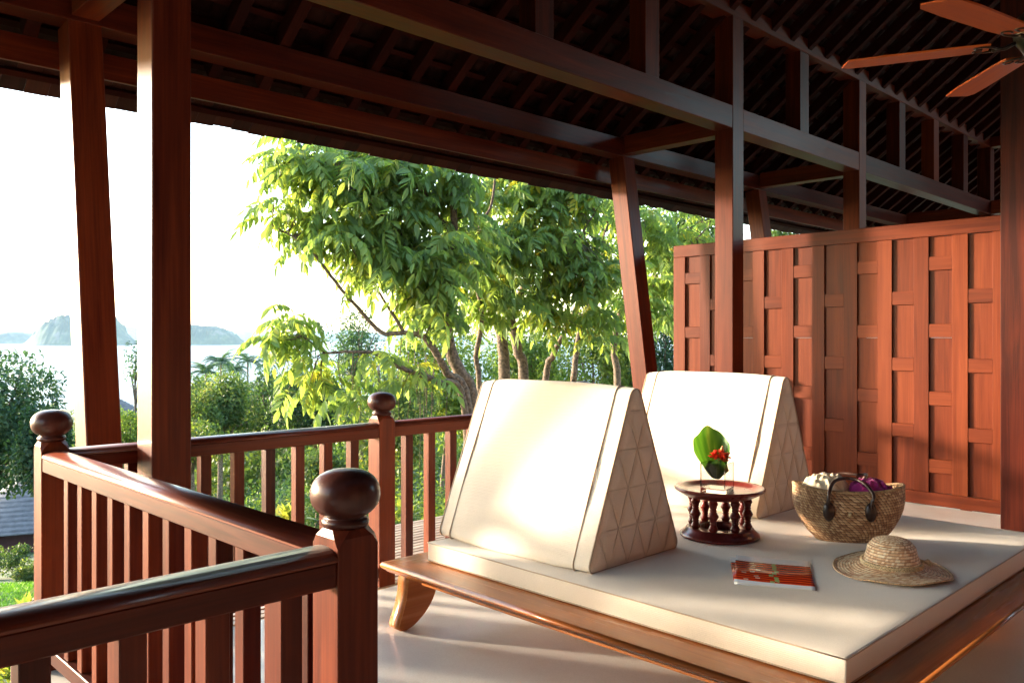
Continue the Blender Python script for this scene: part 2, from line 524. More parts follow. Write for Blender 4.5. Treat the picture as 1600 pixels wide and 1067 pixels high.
# ------------------------------------------------------------------ haze
def build_haze():
    bm = bmesh.new()
    bmesh.ops.create_cube(bm, size=1)
    bmesh.ops.scale(bm, vec=(30000, 30000, 340), verts=bm.verts)
    bmesh.ops.translate(bm, vec=(0, 0, 340 / 2 - 45), verts=bm.verts)
    me = bm_mesh(bm, "haze")
    m = bpy.data.materials.new("haze"); m.use_nodes = True
    nt = m.node_tree; nt.nodes.remove(nt.nodes["Principled BSDF"])
    v = nt.nodes.new("ShaderNodeVolumePrincipled")
    v.inputs["Color"].default_value = (0.55, 0.75, 1.0, 1)
    v.inputs["Density"].default_value = 0.000043
    v.inputs["Anisotropy"].default_value = 0.0
    nt.links.new(v.outputs[0], nt.nodes["Material Output"].inputs["Volume"])
    o = link("haze", me, m)
    tag(o, "pale sea haze in the air", kind='stuff')
build_haze()

# ------------------------------------------------------------------ terrace floor and deck
DZ = -0.16
def build_floor():
    bm = bmesh.new()
    # L-shaped slab: pavilion part and the arm the camera stands on
    out = [(1.46, 3.976), (1.46, 1.68), (-3.5, 1.68), (-3.5, -7), (22, -7), (22, 3.976)]
    top = [bm.verts.new((x, y, 0)) for x, y in out]
    bot = [bm.verts.new((x, y, -0.18)) for x, y in out]
    bm.faces.new(top); bm.faces.new(list(reversed(bot)))
    for i in range(len(out)):
        j = (i + 1) % len(out)
        bm.faces.new((top[j], top[i], bot[i], bot[j]))
    bmesh.ops.recalc_face_normals(bm, faces=bm.faces)
    o = link("floor", bm_mesh(bm, "floor"), FLOOR)
    tag(o, "polished pale terrazzo terrace floor under the daybed", kind='structure')
    # what carries the terrace: a masonry base below it
    b2 = bx("foundation", -3.4, 21.9, -6.9, 3.9, -3.4, -0.185, plain("plaster", (0.4, 0.36, 0.31), rough=0.9, noise=0.2, nscale=3), None, bev=0)
    b2.data = b2.data.copy()
    b3 = bx("foundation", 1.10, 1.49, 3.91, 4.66, -3.4, DZ, b2.data.materials[0], None, bev=0)
    tag(b3, "plastered pier under the corner newel post", kind='structure')
    b3.data = b3.data.copy()
    tag(b2, "plastered base wall carrying the terrace", kind='structure')
build_floor()

DZ = -0.16
def build_deck():
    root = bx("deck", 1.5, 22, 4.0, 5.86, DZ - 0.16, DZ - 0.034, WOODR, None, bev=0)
    tag(root, "slatted timber deck strip outside the terrace floor", kind='structure')
    y = 4.02
    i = 0
    while y < 5.84:
        jx = random.uniform(-0.01, 0.01)
        bx("slat", 1.52 + jx, 21.9, y, y + 0.054, DZ - 0.03, DZ + random.uniform(-0.0015, 0.0015), WOODD, root, 'X', bev=0.003)
        y += 0.072
    # narrow return of the deck under the left and near railings
    for x0, x1, y0, y1 in ((1.10, 1.45, 1.66, 3.99), (-3.5, 1.09, 1.70, 2.03)):
        if x1 - x0 < y1 - y0:
            x = x0
            while x + 0.054 < x1:
                bx("slat", x, x + 0.054, y0 + 0.05, y1, DZ - 0.03, DZ, WOODD, root, 'Y'); x += 0.072
        else:
            yy = y0
            while yy + 0.054 < y1:
                bx("slat", x0, x1, yy, yy + 0.054, DZ - 0.03, DZ, WOODD, root, 'X'); yy += 0.072
build_deck()

# ------------------------------------------------------------------ pavilion: posts, beams, roof
PAV = empty("pavilion", (7.2, 4.33, 0), "dark red timber pavilion roof on square posts over the terrace", "pavilion")
P_X = [1.62, 7.10, 9.97, 15.0]
for x in P_X:
    bx("post", x, x + 0.2, 4.23, 4.43, DZ if x < 20 else 0, 4.56, WOOD, PAV, 'Z', bev=0.006)
bx("post", 7.10, 7.30, 1.735, 1.935, 0.0, 6.4, WOOD, PAV, 'Z', bev=0.006)
bx("post", 15.0, 15.2, 1.735, 1.935, 0.0, 6.4, WOOD, PAV, 'Z', bev=0.006)
LEAN = 0.1395
for x in P_X:
    p0 = Vector((x + 0.1, 5.08 + 0.1, DZ)); p1 = Vector((x + 0.1, 5.08 + 0.1 + LEAN * 3.44, 3.412))
    board("slanted_post", p0, p1, 0.2, 0.2, WOOD, PAV, up=(0, 1, 0), bev=0.006)
RX0, RX1 = -3.8, 22.0  # near roof end extended out of view to shut out sky light
def xseg(cuts):
    return list(zip(cuts[:-1], cuts[1:]))
# main beam between the posts (butted), struts above it, purlin on top
cuts = [RX0 + 0.3] + sorted(P_X)
def between(y0, y1, z0, z1, name, mat):
    xs = [(RX0 + 0.3, P_X[0])] + [(a + 0.2, b) for a, b in zip(P_X[:-1], P_X[1:])]
    for a, b in xs:
        bx(name, a, b, y0 + 0.003, y1 - 0.003, z0, z1, mat, PAV, 'X', bev=0.004)
between(4.23, 4.43, 3.475, 3.69, "beam", WOOD)
bx("purlin", RX0 + 0.3, 15.2, 4.235, 4.425, 4.56, 4.72, WOOD, PAV, 'X')
for x in (0.2, 3.05, 4.39, 5.73, 8.50, 11.25, 12.5, 13.75):
    bx("strut", x, x + 0.2, 4.245, 4.415, 3.69, 4.56, WOOD, PAV, 'Z')
# gable-end ring: beam and purlin turn inwards at the far corner
bx("beam", 15.003, 15.197, 1.94, 4.228, 3.475, 3.69, WOOD, PAV, 'Y')
bx("purlin", 15.003, 15.197, 1.94, 4.232, 4.56, 4.72, WOOD, PAV, 'Y')
bx("beam", 7.103, 7.297, -4.0, 1.733, 3.9, 4.1, WOOD, PAV, 'Y')
# eave beam on the slanted posts, tie beams
bx("eave_beam", RX0 + 0.3, 21.5, 5.555, 5.745, 3.413, 3.60, WOOD, PAV, 'X')
for x in P_X:
    bx("tie_beam", x + 0.02, x + 0.18, 4.432, 5.553, 3.44, 3.63, WOOD, PAV, 'Y')
# roof slope
M_S = 0.75
def zs(y): return 3.615 + M_S * (5.56 - y)          # rafter soffit height
SL = math.atan(M_S)
Y_EAVE, Y_RIDGE = 6.35, -0.6
nrm = Vector((0, math.sin(SL), math.cos(SL)))         # outward roof normal
x = RX0 + 0.1
Y_TAIL = 5.9
while x < RX1 - 0.1:
    p0 = Vector((x, Y_TAIL, zs(Y_TAIL))) + nrm * 0.06
    p1 = Vector((x, Y_RIDGE, zs(Y_RIDGE))) + nrm * 0.06
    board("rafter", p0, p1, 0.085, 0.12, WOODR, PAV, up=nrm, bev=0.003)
    x += 0.40
bx("fascia_board", RX0, RX1, 5.905, 5.935, 3.19, 3.365, WOOD, PAV, 'X')
sdir = Vector((0, math.cos(SL), -math.sin(SL)))       # down the slope
# battens across the rafters
p = Vector((0, 6.22, zs(6.22)))
k = 0
while p.y > Y_RIDGE:
    c = p + nrm * 0.138
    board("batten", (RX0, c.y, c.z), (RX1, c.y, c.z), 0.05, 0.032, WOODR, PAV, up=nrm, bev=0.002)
    p = p - sdir * 0.19
    k += 1
# shingles: eave courses as single pieces, the rest in one mesh
T_W, T_L, T_T, EXPO = 0.15, 0.36, 0.014, 0.19
tile_me = box_me(T_L, T_W - 0.0012, T_T, 0.002)
eave = Vector((0, Y_EAVE, zs(Y_EAVE))) + nrm * 0.165
VV = []; FF = []
cube = np.array([(sx, sy, sz) for sx in (-.5, .5) for sy in (-.5, .5) for sz in (-.5, .5)])
cf = [(0, 1, 3, 2), (4, 6, 7, 5), (0, 4, 5, 1), (2, 3, 7, 6), (0, 2, 6, 4), (1, 5, 7, 3)]
tilt = Matrix.Rotation(R(-2.0), 3, 'X')
row = 0
nrows = int(((Y_EAVE - Y_RIDGE) / math.cos(SL)) / EXPO)
sd = tilt @ sdir; nn_ = tilt @ nrm
for row in range(nrows):
    base = eave - sdir * (row * EXPO)
    off = (row % 2) * T_W / 2
    i = 0
    x = RX0 + off
    while x < RX1 - T_W:
        jit = random.uniform(-0.012, 0.012)
        c = base - sd * (T_L / 2 + jit) + nn_ * (random.uniform(0, 0.003) + 0.004) + Vector((x + T_W / 2, 0, 0))
        if row == 0 and 0.6 < x < 15.2 or row == 1 and 0.6 < x < 13:
            y_ = Vector((1, 0, 0)); x_ = sd; z_ = x_.cross(y_)
            Mx = Matrix((x_, y_, z_)).transposed().to_4x4()
            link("shingle", tile_me, TILE, PAV, Matrix.Translation(c) @ Mx)
        else:
            o = len(VV)
            for sx, sy, sz in cube:
                q = c + sd * (sx * T_L) + Vector((sy * (T_W - 0.0012), 0, 0)) + nn_ * (sz * T_T)
                VV.append((q.x, q.y, q.z))
            FF += [tuple(o + a for a in f) for f in cf]
        x += T_W
me = arr_mesh("roof_shingles", VV, FF)
o = link("roof_shingles", me, TILE, PAV); tag(o, kind='stuff')
# sheet added above the shingles to stop light leaking through joints; far slope
def slab(name, pts, th, mat, parent):
    bm = bmesh.new()
    P = [Vector(q) for q in pts]
    n = (P[1] - P[0]).cross(P[2] - P[0]).normalized()
    if n.z < 0: n = -n
    a = [bm.verts.new(q) for q in P]; b = [bm.verts.new(q + n * th) for q in P]
    bm.faces.new(a); bm.faces.new(b)
    for i in range(len(P)):
        j = (i + 1) % len(P); bm.faces.new((a[i], a[j], b[j], b[i]))
    bmesh.ops.recalc_face_normals(bm, faces=bm.faces)
    return link(name, bm_mesh(bm, name), mat, parent)
u = nrm * 0.205
zr = zs(Y_RIDGE)
slab("roof_light_block", [Vector((RX0, 6.05, zs(6.05))) + u, Vector((RX1, 6.05, zs(6.05))) + u, Vector((RX1, Y_RIDGE, zr)) + u, Vector((RX0, Y_RIDGE, zr)) + u], 0.02, WOODR, PAV)
n2 = Vector((0, -math.sin(SL), math.cos(SL))) * 0.2
slab("roof_slope", [Vector((RX0, Y_RIDGE, zr)) + n2, Vector((15.6, Y_RIDGE, zr)) + n2, Vector((15.6, -5.0, zr - M_S * 4.4)) + n2, Vector((RX0, -5.0, zr - M_S * 4.4)) + n2], 0.05, WOODR, PAV)
slab("roof_slope", [Vector((15.6, Y_RIDGE, zr)) + n2, Vector((RX1, Y_RIDGE, zr)) + n2, Vector((RX1, -2.4, zr - M_S * 1.8)) + n2, Vector((15.6, -2.4, zr - M_S * 1.8)) + n2], 0.05, WOODR, PAV)  # unseen slope cut short here so sky light reaches the far struts

# ------------------------------------------------------------------ balustrade
BAL = empty("balustrade", (1.24, 4.51, DZ), "red timber balustrade with turned ball finials round the terrace edge", "balustrade")
NW = 0.126
fin_prof = [(0.0, 0.945)]
def finial_me():
    pr = [(0.050, 0.945), (0.060, 0.952), (0.0635, 0.958), (0.0635, 0.966), (0.058, 0.972), (0.052, 0.975), (0.056, 0.978)]
    for k in range(0, 15):
        a = -math.pi / 2 + 0.62 + (math.pi - 0.62) * k / 14
        c = math.cos(a); s_ = math.sin(a)
        pr.append((0.0935 * abs(c) ** 0.8 if k < 14 else 0.0, 1.036 + 0.066 * (abs(s_) ** 0.92) * (1 if s_ > 0 else -1)))
    return lathe_me("finial", pr, 40)
FIN = finial_me()
def newel_me():
    bm = bmesh.new()
    h = NW / 2
    def ringv(z, cut):
        pts = []
        for sx, sy in ((1, 1), (-1, 1), (-1, -1), (1, -1)):
            a = (sx * h, sy * (h - cut)); b = (sx * (h - cut), sy * h)
            pts += [a, b] if sx * sy > 0 else [b, a]
        return [bm.verts.new((x, y, z)) for x, y in pts]
    rings = [ringv(DZ, 0.003), ringv(0.905, 0.003), ringv(0.928, 0.018), ringv(0.948, 0.036)]
    # narrow the very top a little
    for v in rings[-1]: v.co.x *= 0.88; v.co.y *= 0.88
    for a, b in zip(rings[:-1], rings[1:]):
        for i in range(8):
            j = (i + 1) % 8; bm.faces.new((a[i], a[j], b[j], b[i]))
    bm.faces.new(rings[-1]); bm.faces.new(list(reversed(rings[0])))
    bmesh.ops.recalc_face_normals(bm, faces=bm.faces)
    me = bm_mesh(bm, "newel")
    # turn so the grain (local X of the wood) runs up the post
    me.transform(Matrix.Rotation(R(90), 4, 'Y'))
    return me
NEW = newel_me()
MROT = Matrix.Rotation(R(-90), 4, 'Y')
def newel(x, y):
    n = link("newel_post", NEW, WOOD, BAL, Matrix.Translation((x, y, 0)) @ MROT)
    f = bpy.data.objects.new("finial", FIN); COL.objects.link(f); f.parent = n
    if not FIN.materials: FIN.materials.append(WOODF)
    f.matrix_basis = MROT.inverted()
    return n
def rail_me(l, w=0.118):
    pr = [(-w / 2, 0.872), (-w / 2, 0.8075), (w / 2, 0.8075), (w / 2, 0.872)]
    return pr
_cap = {}
def cap_me(l, w=0.124):
    k = round(l, 3)
    if k not in _cap:
        bm = bmesh.new()
        pts = [(-w / 2, -0.016), (w / 2, -0.016), (w / 2, -0.010)]
        for i in range(1, 10):
            a = math.pi * i / 10
            pts.append((w / 2 * math.cos(a) ** 1 if True else 0, -0.010 + 0.027 * math.sin(a) ** 0.85))
        pts.append((-w / 2, -0.010))
        A = [bm.verts.new((-l / 2, y, z)) for y, z in pts]; B = [bm.verts.new((l / 2, y, z)) for y, z in pts]
        n = len(pts)
        for i in range(n):
            j = (i + 1) % n; f = bm.faces.new((A[i], A[j], B[j], B[i])); f.smooth = i >= 2
        bm.faces.new(A); bm.faces.new(list(reversed(B)))
        bmesh.ops.recalc_face_normals(bm, faces=bm.faces)
        _cap[k] = bm_mesh(bm, "rail_cap")
    return _cap[k]
def rail_run(p0, p1, balusters, axis):
    """p0,p1 plan ends between newels; balusters: positions along the axis"""
    (x0, y0), (x1, y1) = p0, p1
    w = 0.118
    board("handrail", (x0, y0, 0.840), (x1, y1, 0.840), w, 0.065, WOOD, BAL, bev=0.004)
    l = math.hypot(x1 - x0, y1 - y0)
    link("rail_cap", cap_me(l), WOODF2, BAL, frame_matrix((x0, y0, 0.889), (x1, y1, 0.889)))
    board("bottom_rail", (x0, y0, -0.069), (x1, y1, -0.069), 0.085, 0.07, WOOD, BAL, bev=0.004)
    for b in balusters:
        bxp, byp = (b, y0) if axis == 'X' else (x0, b)
        board("baluster", (bxp, byp, -0.034), (bxp, byp, 0.8075), 0.06, 0.06, WOOD, BAL, up=(0, 1, 0), bev=0.003)
WOODF2 = wood_mat("rail_cap_wood", (0.045, 0.0085, 0.005), (0.09, 0.018, 0.008), (0.15, 0.034, 0.013), rough=0.38, coat=0.25, bump=0.04)
NX = 1.243; YB = 4.513; YN = 1.912
newels = [(NX, YN), (NX, YB), (3.214, YB), (5.218, YB), (7.17, YB), (7.535, 4.245)]
for x, y in newels: newel(x, y)
newel(-0.76, YN)
hw = NW / 2
rail_run((NX - hw, YN), (-0.76 + hw, YN), [1.067 - 0.193 * i for i in range(9)], 'X')
rail_run((NX, YN + hw), (NX, YB - hw), [4.19 - 0.1915 * i for i in range(12)], 'Y')
# the back rail: the near post stands in front of it
rail_run((NX + hw, YB), (3.214 - hw, YB), [1.43 + 0.1945 * i for i in range(9)], 'X')
rail_run((3.214 + hw, YB), (5.218 - hw, YB), [3.42 + 0.1935 * i for i in range(9)], 'X')
rail_run((5.218 + hw, YB), (7.17 - hw, YB), [5.42 + 0.19 * i for i in range(9)], 'X')

# ------------------------------------------------------------------ panelled screen
SCR = empty("panelled_screen", (7.7, 3.68, 0), "tall teak screen wall of staggered recessed panels", "screen")
XW = 7.65; TH = 0.062
SY0, SY1, SZ0, SZ1 = 2.05, 5.29, 0.006, 2.465
bx("top_rail", XW - 0.002, XW + TH + 0.002, SY0, SY1, 2.337, SZ1, WOODP, SCR, 'Y')
bx("bottom_rail", XW - 0.002, XW + TH + 0.002, SY0, SY1, SZ0, 0.118, WOODP, SCR, 'Y')
pan = [(2.141 + 0.3127 * i, 2.141 + 0.3127 * i + 0.188) for i in range(10)]
edges = [SY0] + [v for p_ in pan for v in p_] + [SY1]
for i in range(0, len(edges), 2):
    bx("stile", XW, XW + TH, edges[i], edges[i + 1], 0.1195, 2.3355, WOODP, SCR, 'Z', bev=0.002)
for i, (a, b) in enumerate(pan):
    zr_ = [0.29, 0.875, 1.46, 2.043] if i % 2 == 1 else [0.58, 1.165, 1.752]
    if i % 2 == 1: zr_ = [0.29, 0.875, 1.46, 2.043]
    lims = [0.1195] + [v for z in zr_ for v in (z, z + 0.118)] + [2.3355]
    for z in zr_:
        bx("cross_rail", XW + 0.003, XW + TH - 0.003, a + 0.0008, b - 0.0008, z, z + 0.118, WOODP, SCR, 'Y', bev=0.002)
    for j in range(0, len(lims), 2):
        bx("panel", XW + 0.022, XW + TH - 0.004, a + 0.0008, b - 0.0008, lims[j] + 0.0008, lims[j + 1] - 0.0008, WOODP, SCR, 'Z', bev=0.001)
for y in (2.3, 3.6, 4.9):
    bx("foot", XW + 0.005, XW + TH - 0.005, y, y + 0.09, 0.0, 0.0055, WOODP, SCR, 'Y', bev=0.001)

# ------------------------------------------------------------------ daybed
BED = empty("daybed", (3.8, 2.22, 0), "low teak daybed platform with curved lion legs on the terrazzo", "daybed")
FX0, FX1, FY0, FY1, FZ = 2.455, 5.18, 1.01, 3.455, 0.328
bw = 0.20
prof = [(0.0, -0.006), (0.004, 0.0), (bw, 0.0), (bw, -0.05), (0.03, -0.05), (0.022, -0.046), (0.018, -0.040), (0.012, -0.036), (0.003, -0.030), (-0.003, -0.022), (-0.004, -0.013)]
def frame_board(side):
    bm = bmesh.new()
    ends = []
    for e in (0, 1):
        ring = []
        for o_, z in prof:
            if side == 'W': q = (FX0 + o_, (FY0 + o_) if e == 0 else (FY1 - o_), FZ + z)
            elif side == 'E': q = (FX1 - o_, (FY0 + o_) if e == 0 else (FY1 - o_), FZ + z)
            elif side == 'S': q = ((FX0 + o_) if e == 0 else (FX1 - o_), FY0 + o_, FZ + z)
            else: q = ((FX0 + o_) if e == 0 else (FX1 - o_), FY1 - o_, FZ + z)
            ring.append(q)
        ends.append(ring)
    c = Vector(((FX0 + FX1) / 2, (FY0 + FY1) / 2, FZ))
    Mx = frame_matrix(c, c + (Vector((0, 1, 0)) if side in 'WE' else Vector((1, 0, 0))))
    Mx = Matrix.Translation(c) @ Mx.to_3x3().to_4x4()
    inv = Mx.inverted()
    A = [bm.verts.new(inv @ Vector(q)) for q in ends[0]]; B = [bm.verts.new(inv @ Vector(q)) for q in ends[1]]
    n = len(prof)
    for i in range(n):
        j = (i + 1) % n; f = bm.faces.new((A[i], A[j], B[j], B[i])); f.smooth = i in (0, 5, 6, 7, 8, 9, 10)
    bm.faces.new(A); bm.faces.new(list(reversed(B)))
    bmesh.ops.recalc_face_normals(bm, faces=bm.faces)
    link("frame_board", bm_mesh(bm, "frame_board"), WOODB, BED, Mx)
for s_ in 'WESN': frame_board(s_)
nsl = 9
for i in range(nsl):
    a = FX0 + bw + (FX1 - FX0 - 2 * bw) * i / nsl; b = FX0 + bw + (FX1 - FX0 - 2 * bw) * (i + 1) / nsl
    bx("platform_slat", a + 0.003, b - 0.003, FY0 + bw, FY1 - bw, FZ - 0.03, FZ - 0.004, WOODB, BED, 'Y', bev=0.002)
# apron under the frame
for nm, a in (("apron", (FX0 + 0.10, FX0 + 0.13, FY0 + 0.2, FY1 - 0.2, 'Y')), ("apron", (FX1 - 0.13, FX1 - 0.10, FY0 + 0.2, FY1 - 0.2, 'Y'))):
    bx(nm, a[0], a[1], a[2], a[3], FZ - 0.095, FZ - 0.0505, WOODB, BED, a[4])
def leg_me():
    outl = smooth_path([(0.075, 0.277), (0.065, 0.235), (0.062, 0.19), (0.045, 0.12), (0.018, 0.055), (0.012, 0.022), (0.03, 0.004)], 4)
    inn = smooth_path([(0.065, 0.0), (0.12, 0.02), (0.185, 0.065), (0.235, 0.125), (0.262, 0.195), (0.27, 0.277)], 4)
    pts = [tuple(p_) for p_ in outl] + [tuple(p_) for p_ in inn]
    bm = bmesh.new()
    th = 0.085
    A = [bm.verts.new((x, -th / 2, z)) for x, z in pts]; B = [bm.verts.new((x, th / 2, z)) for x, z in pts]
    bm.faces.new(A); bm.faces.new(list(reversed(B)))
    n = len(pts)
    for i in range(n):
        j = (i + 1) % n; f = bm.faces.new((A[i], A[j], B[j], B[i])); f.smooth = True
    bmesh.ops.recalc_face_normals(bm, faces=bm.faces)
    ed = [e for e in bm.edges if abs(e.verts[0].co.y - e.verts[1].co.y) < 1e-6]
    bmesh.ops.bevel(bm, geom=ed, offset=0.006, segments=2, affect='EDGES')
    return bm_mesh(bm, "leg")
LEG = leg_me()
for x, y, flip in ((FX0, FY1 - 0.09, 0), (FX0, FY0 + 0.09, 0), (FX1, FY1 - 0.09, 1), (FX1, FY0 + 0.09, 1)):
    link("leg", LEG, WOODB, BED, Matrix.Translation((x, y, 0)) @ (Matrix.Rotation(math.pi, 4, 'Z') if flip else Matrix.Identity(4)))

# ------------------------------------------------------------------ mattress
MX0, MX1, MY0, MY1, MZ0, MZ1 = 2.635, 5.02, 1.160, 3.305, FZ + 0.0015, 0.424
def soft_box(lx, ly, lz, rad, nx, ny, bulge=0.0, seed=0):
    """rounded box as a grid mesh centred on its base; top slightly domed and uneven"""
    bm = bmesh.new()
    bmesh.ops.create_cube(bm, size=1)
    bmesh.ops.scale(bm, vec=(lx, ly, lz), verts=bm.verts)
    bmesh.ops.translate(bm, vec=(0, 0, lz / 2), verts=bm.verts)
    ex = [e for e in bm.edges if abs(e.verts[0].co.x - e.verts[1].co.x) > lx / 2]
    ey = [e for e in bm.edges if abs(e.verts[0].co.y - e.verts[1].co.y) > ly / 2]
    bmesh.ops.subdivide_edges(bm, edges=ex, cuts=nx, use_grid_fill=True)
    ey = [e for e in bm.edges if abs(e.verts[0].co.y - e.verts[1].co.y) > ly / 2]
    bmesh.ops.subdivide_edges(bm, edges=ey, cuts=ny, use_grid_fill=True)
    sharp = [e for e in bm.edges if e.calc_face_angle(0) > 1]
    bmesh.ops.bevel(bm, geom=sharp, offset=rad, segments=3, affect='EDGES', profile=0.5)
    from mathutils import noise as mn
    for v in bm.verts:
        w = mn.noise(Vector((v.co.x * 2.2 + seed, v.co.y * 2.2, v.co.z * 5)))
        edge = min(1, min(lx / 2 - abs(v.co.x), ly / 2 - abs(v.co.y)) / 0.12)
        if v.co.z > lz * 0.6: v.co.z += bulge * edge + 0.0045 * w + 0.0016 * mn.noise(Vector((v.co.x * 9, v.co.y * 6 + seed, 2.0)))
        if abs(v.co.x) > lx / 2 - 0.02: v.co.x += 0.003 * w * (1 if v.co.x > 0 else -1)
        if abs(v.co.y) > ly / 2 - 0.02: v.co.y += 0.003 * w * (1 if v.co.y > 0 else -1)
    return bm_mesh(bm, "mattress", True)
mat_o = link("mattress", soft_box(MX1 - MX0, MY1 - MY0, MZ1 - MZ0, 0.006, 46, 42, 0.004), LINEN, None,
             Matrix.Translation(((MX0 + MX1) / 2, (MY0 + MY1) / 2, MZ0)))
tag(mat_o, "wide cream linen mattress lying on the teak daybed", "mattress")
for z in (MZ1 - MZ0 - 0.003, 0.006):
    hx, hy = (MX1 - MX0) / 2 + 0.0005, (MY1 - MY0) / 2 + 0.0005
    loop = []
    c_ = [(-hx, -hy), (hx, -hy), (hx, hy), (-hx, hy), (-hx, -hy)]
    for (ax_, ay_), (bx_, by_) in zip(c_[:-1], c_[1:]):
        for t in np.linspace(0, 1, 14)[:-1]:
            loop.append((ax_ + (bx_ - ax_) * t, ay_ + (by_ - ay_) * t, z))
    loop.append((c_[0][0], c_[0][1], z))
    pm = link("piping", tube_me("piping", [(loop, 0.0032)], 6), PIPING, mat_o, mat_o.matrix_basis.copy())

# ------------------------------------------------------------------ wedge cushions
def tri_outline(wd, ht, rb, rt, n=7):
    """rounded triangle, local x across [-wd/2, wd/2], z up, counterclockwise"""
    P = [(-wd / 2, 0), (wd / 2, 0), (0, ht)]
    # inset to keep the overall size after rounding
    out = []
    rr = [rb, rb, rt]
    for i in range(3):
        p = Vector(P[i]); a = (Vector(P[i - 1]) - p).normalized(); b = (Vector(P[(i + 1) % 3]) - p).normalized()
        half = a.angle(b) / 2
        t = rr[i] / math.tan(half)
        cen = p + (a + b).normalized() * (rr[i] / math.sin(half))
        s0 = p + a * t - cen; s1 = p + b * t - cen
        a0 = math.atan2(s0.y, s0.x); a1 = math.atan2(s1.y, s1.x)
        if a1 < a0: a1 += 2 * math.pi
        for k in range(n):
            q = a0 + (a1 - a0) * k / (n - 1)
            out.append((cen.x + rr[i] * math.cos(q), cen.y + rr[i] * math.sin(q)))
    return out
def resample(o, step=0.03):
    res = []
    for i in range(len(o)):
        a = Vector(o[i]); b = Vector(o[(i + 1) % len(o)])
        n = max(1, int((b - a).length / step))
        for k in range(n): res.append(tuple(a + (b - a) * k / n))
    return res
CW, CH, CL = 0.70, 0.865, 1.0        # sharp triangle before its corners are rounded off
OUT = resample(tri_outline(CW, CH, 0.035, 0.045), 0.035)
def cushion_body_me():
    ny = 26
    V = []; F = []
    n = len(OUT)
    ys = np.concatenate([[-CL / 2], np.linspace(-CL / 2 + 0.02, CL / 2 - 0.02, ny), [CL / 2]])
    from mathutils import noise as mn
    cz = CH / 3
    for y in ys:
        e = abs(y) / (CL / 2)
        for (x, z) in OUT:
            f = 1.0
            # soft belly between the seams, pulled in at the seams
            seam = math.exp(-((abs(y) - (CL / 2 - 0.085)) / 0.008) ** 2) * 0.006
            puff = 0.020 * (1 - e ** 3)
            d = Vector((x, z - cz)).normalized()
            w = 0.008 * mn.noise(Vector((x * 3.1, y * 3.1, z * 3.1))) + 0.0022 * mn.noise(Vector((x * 16, y * 5 + 3, z * 16)))
            k = (puff - seam + w) if z > 0.012 else 0
            V.append((x + d.x * k, y, max(0.0, z + d.y * k)))
    for j in range(len(ys) - 1):
        for i in range(n):
            i2 = (i + 1) % n
            F.append((j * n + i, j * n + i2, (j + 1) * n + i2, (j + 1) * n + i))
    me = arr_mesh("cover", V, F)
    for p in me.polygons: p.use_smooth = True
    return me
def cushion_end_me(sign):
    """quilted triangular end: fine triangular grid sunk along the stitched lines"""
    N = 60; rows = 5
    idx = {}; V = []; F = []
    # barycentric grid over the sharp triangle, clipped to the rounded outline by pulling inwards
    def inside(x, z):
        o = OUT; c = False
        for i in range(len(o)):
            x1, z1 = o[i]; x2, z2 = o[(i + 1) % len(o)]
            if (z1 > z) != (z2 > z) and x < (x2 - x1) * (z - z1) / (z2 - z1) + x1: c = not c
        return c
    cx, cz = 0.0, CH * 0.32
    def clamp(x, z):
        if inside(x, z): return x, z
        lo, hi = 0.0, 1.0
        for _ in range(18):
            m = (lo + hi) / 2
            if inside(cx + (x - cx) * m, cz + (z - cz) * m): lo = m
            else: hi = m
        return cx + (x - cx) * lo, cz + (z - cz) * lo
    hA, hB = CH / rows, 0
    sl = math.hypot(CW / 2, CH)
    alt = CW * CH / sl                      # altitude onto the slanted sides
    for i in range(N + 1):
        for j in range(N + 1 - i):
            u, v = i / N, j / N; w = 1 - u - v
            x = -CW / 2 * u + CW / 2 * v; z = CH * w
            d = min(abs(w * rows - round(w * rows)) * CH / rows, abs(u * rows - round(u * rows)) * alt / rows, abs(v * rows - round(v * rows)) * alt / rows)
            border = min(u * alt, v * alt, w * CH)
            depth = 0.0
            if border > 0.012 or True:
                depth = 0.006 * math.exp(-(d / 0.0055) ** 2) + 0.004 * math.exp(-(d / 0.02) ** 2)
            pf = 0.016 * min(1, border / 0.04)
            x, z = clamp(x, z)
            idx[(i, j)] = len(V)
            V.append((x, sign * (CL / 2 + pf - (depth if border > 0.01 else 0)), z))
    for i in range(N):
        for j in range(N - i):
            a = (idx[(i, j)], idx[(i + 1, j)], idx[(i, j + 1)])
            F.append(a if sign < 0 else a[::-1])
            if i + j < N - 1:
                b = (idx[(i + 1, j)], idx[(i + 1, j + 1)], idx[(i, j + 1)])
                F.append(b if sign < 0 else b[::-1])
    me = arr_mesh("quilted_end", V, F)
    for p in me.polygons: p.use_smooth = True
    return me
def stitch_me(sign):
    rows = 5; tubes = []
    A, B, C = Vector((-CW / 2, 0)), Vector((CW / 2, 0)), Vector((0, CH))
    for k in range(1, rows):
        t = k / rows
        for p_, q_ in ((A.lerp(C, t), B.lerp(C, t)), (A.lerp(B, t), A.lerp(C, t)), (B.lerp(A, t), B.lerp(C, t))):
            m_ = (p_ + q_) / 2
            a_ = p_ + (m_ - p_) * 0.05; b_ = q_ + (m_ - q_) * 0.05
            if k == rows - 1 or k == 1: a_ = p_ + (m_ - p_) * 0.16; b_ = q_ + (m_ - q_) * 0.16
            y_ = sign * (CL / 2 + 0.016 - 0.0065)
            tubes.append(([(a_.x, y_ - sign * 0.006, a_.y), (a_.x * .9 + b_.x * .1, y_, a_.y * .9 + b_.y * .1), (a_.x * .1 + b_.x * .9, y_, a_.y * .1 + b_.y * .9), (b_.x, y_ - sign * 0.006, b_.y)], 0.0013))
    return tube_me("stitching", tubes, 4)
STN, STP = stitch_me(-1), stitch_me(1)
COVER = cushion_body_me(); ENDN = cushion_end_me(-1); ENDP = cushion_end_me(1)
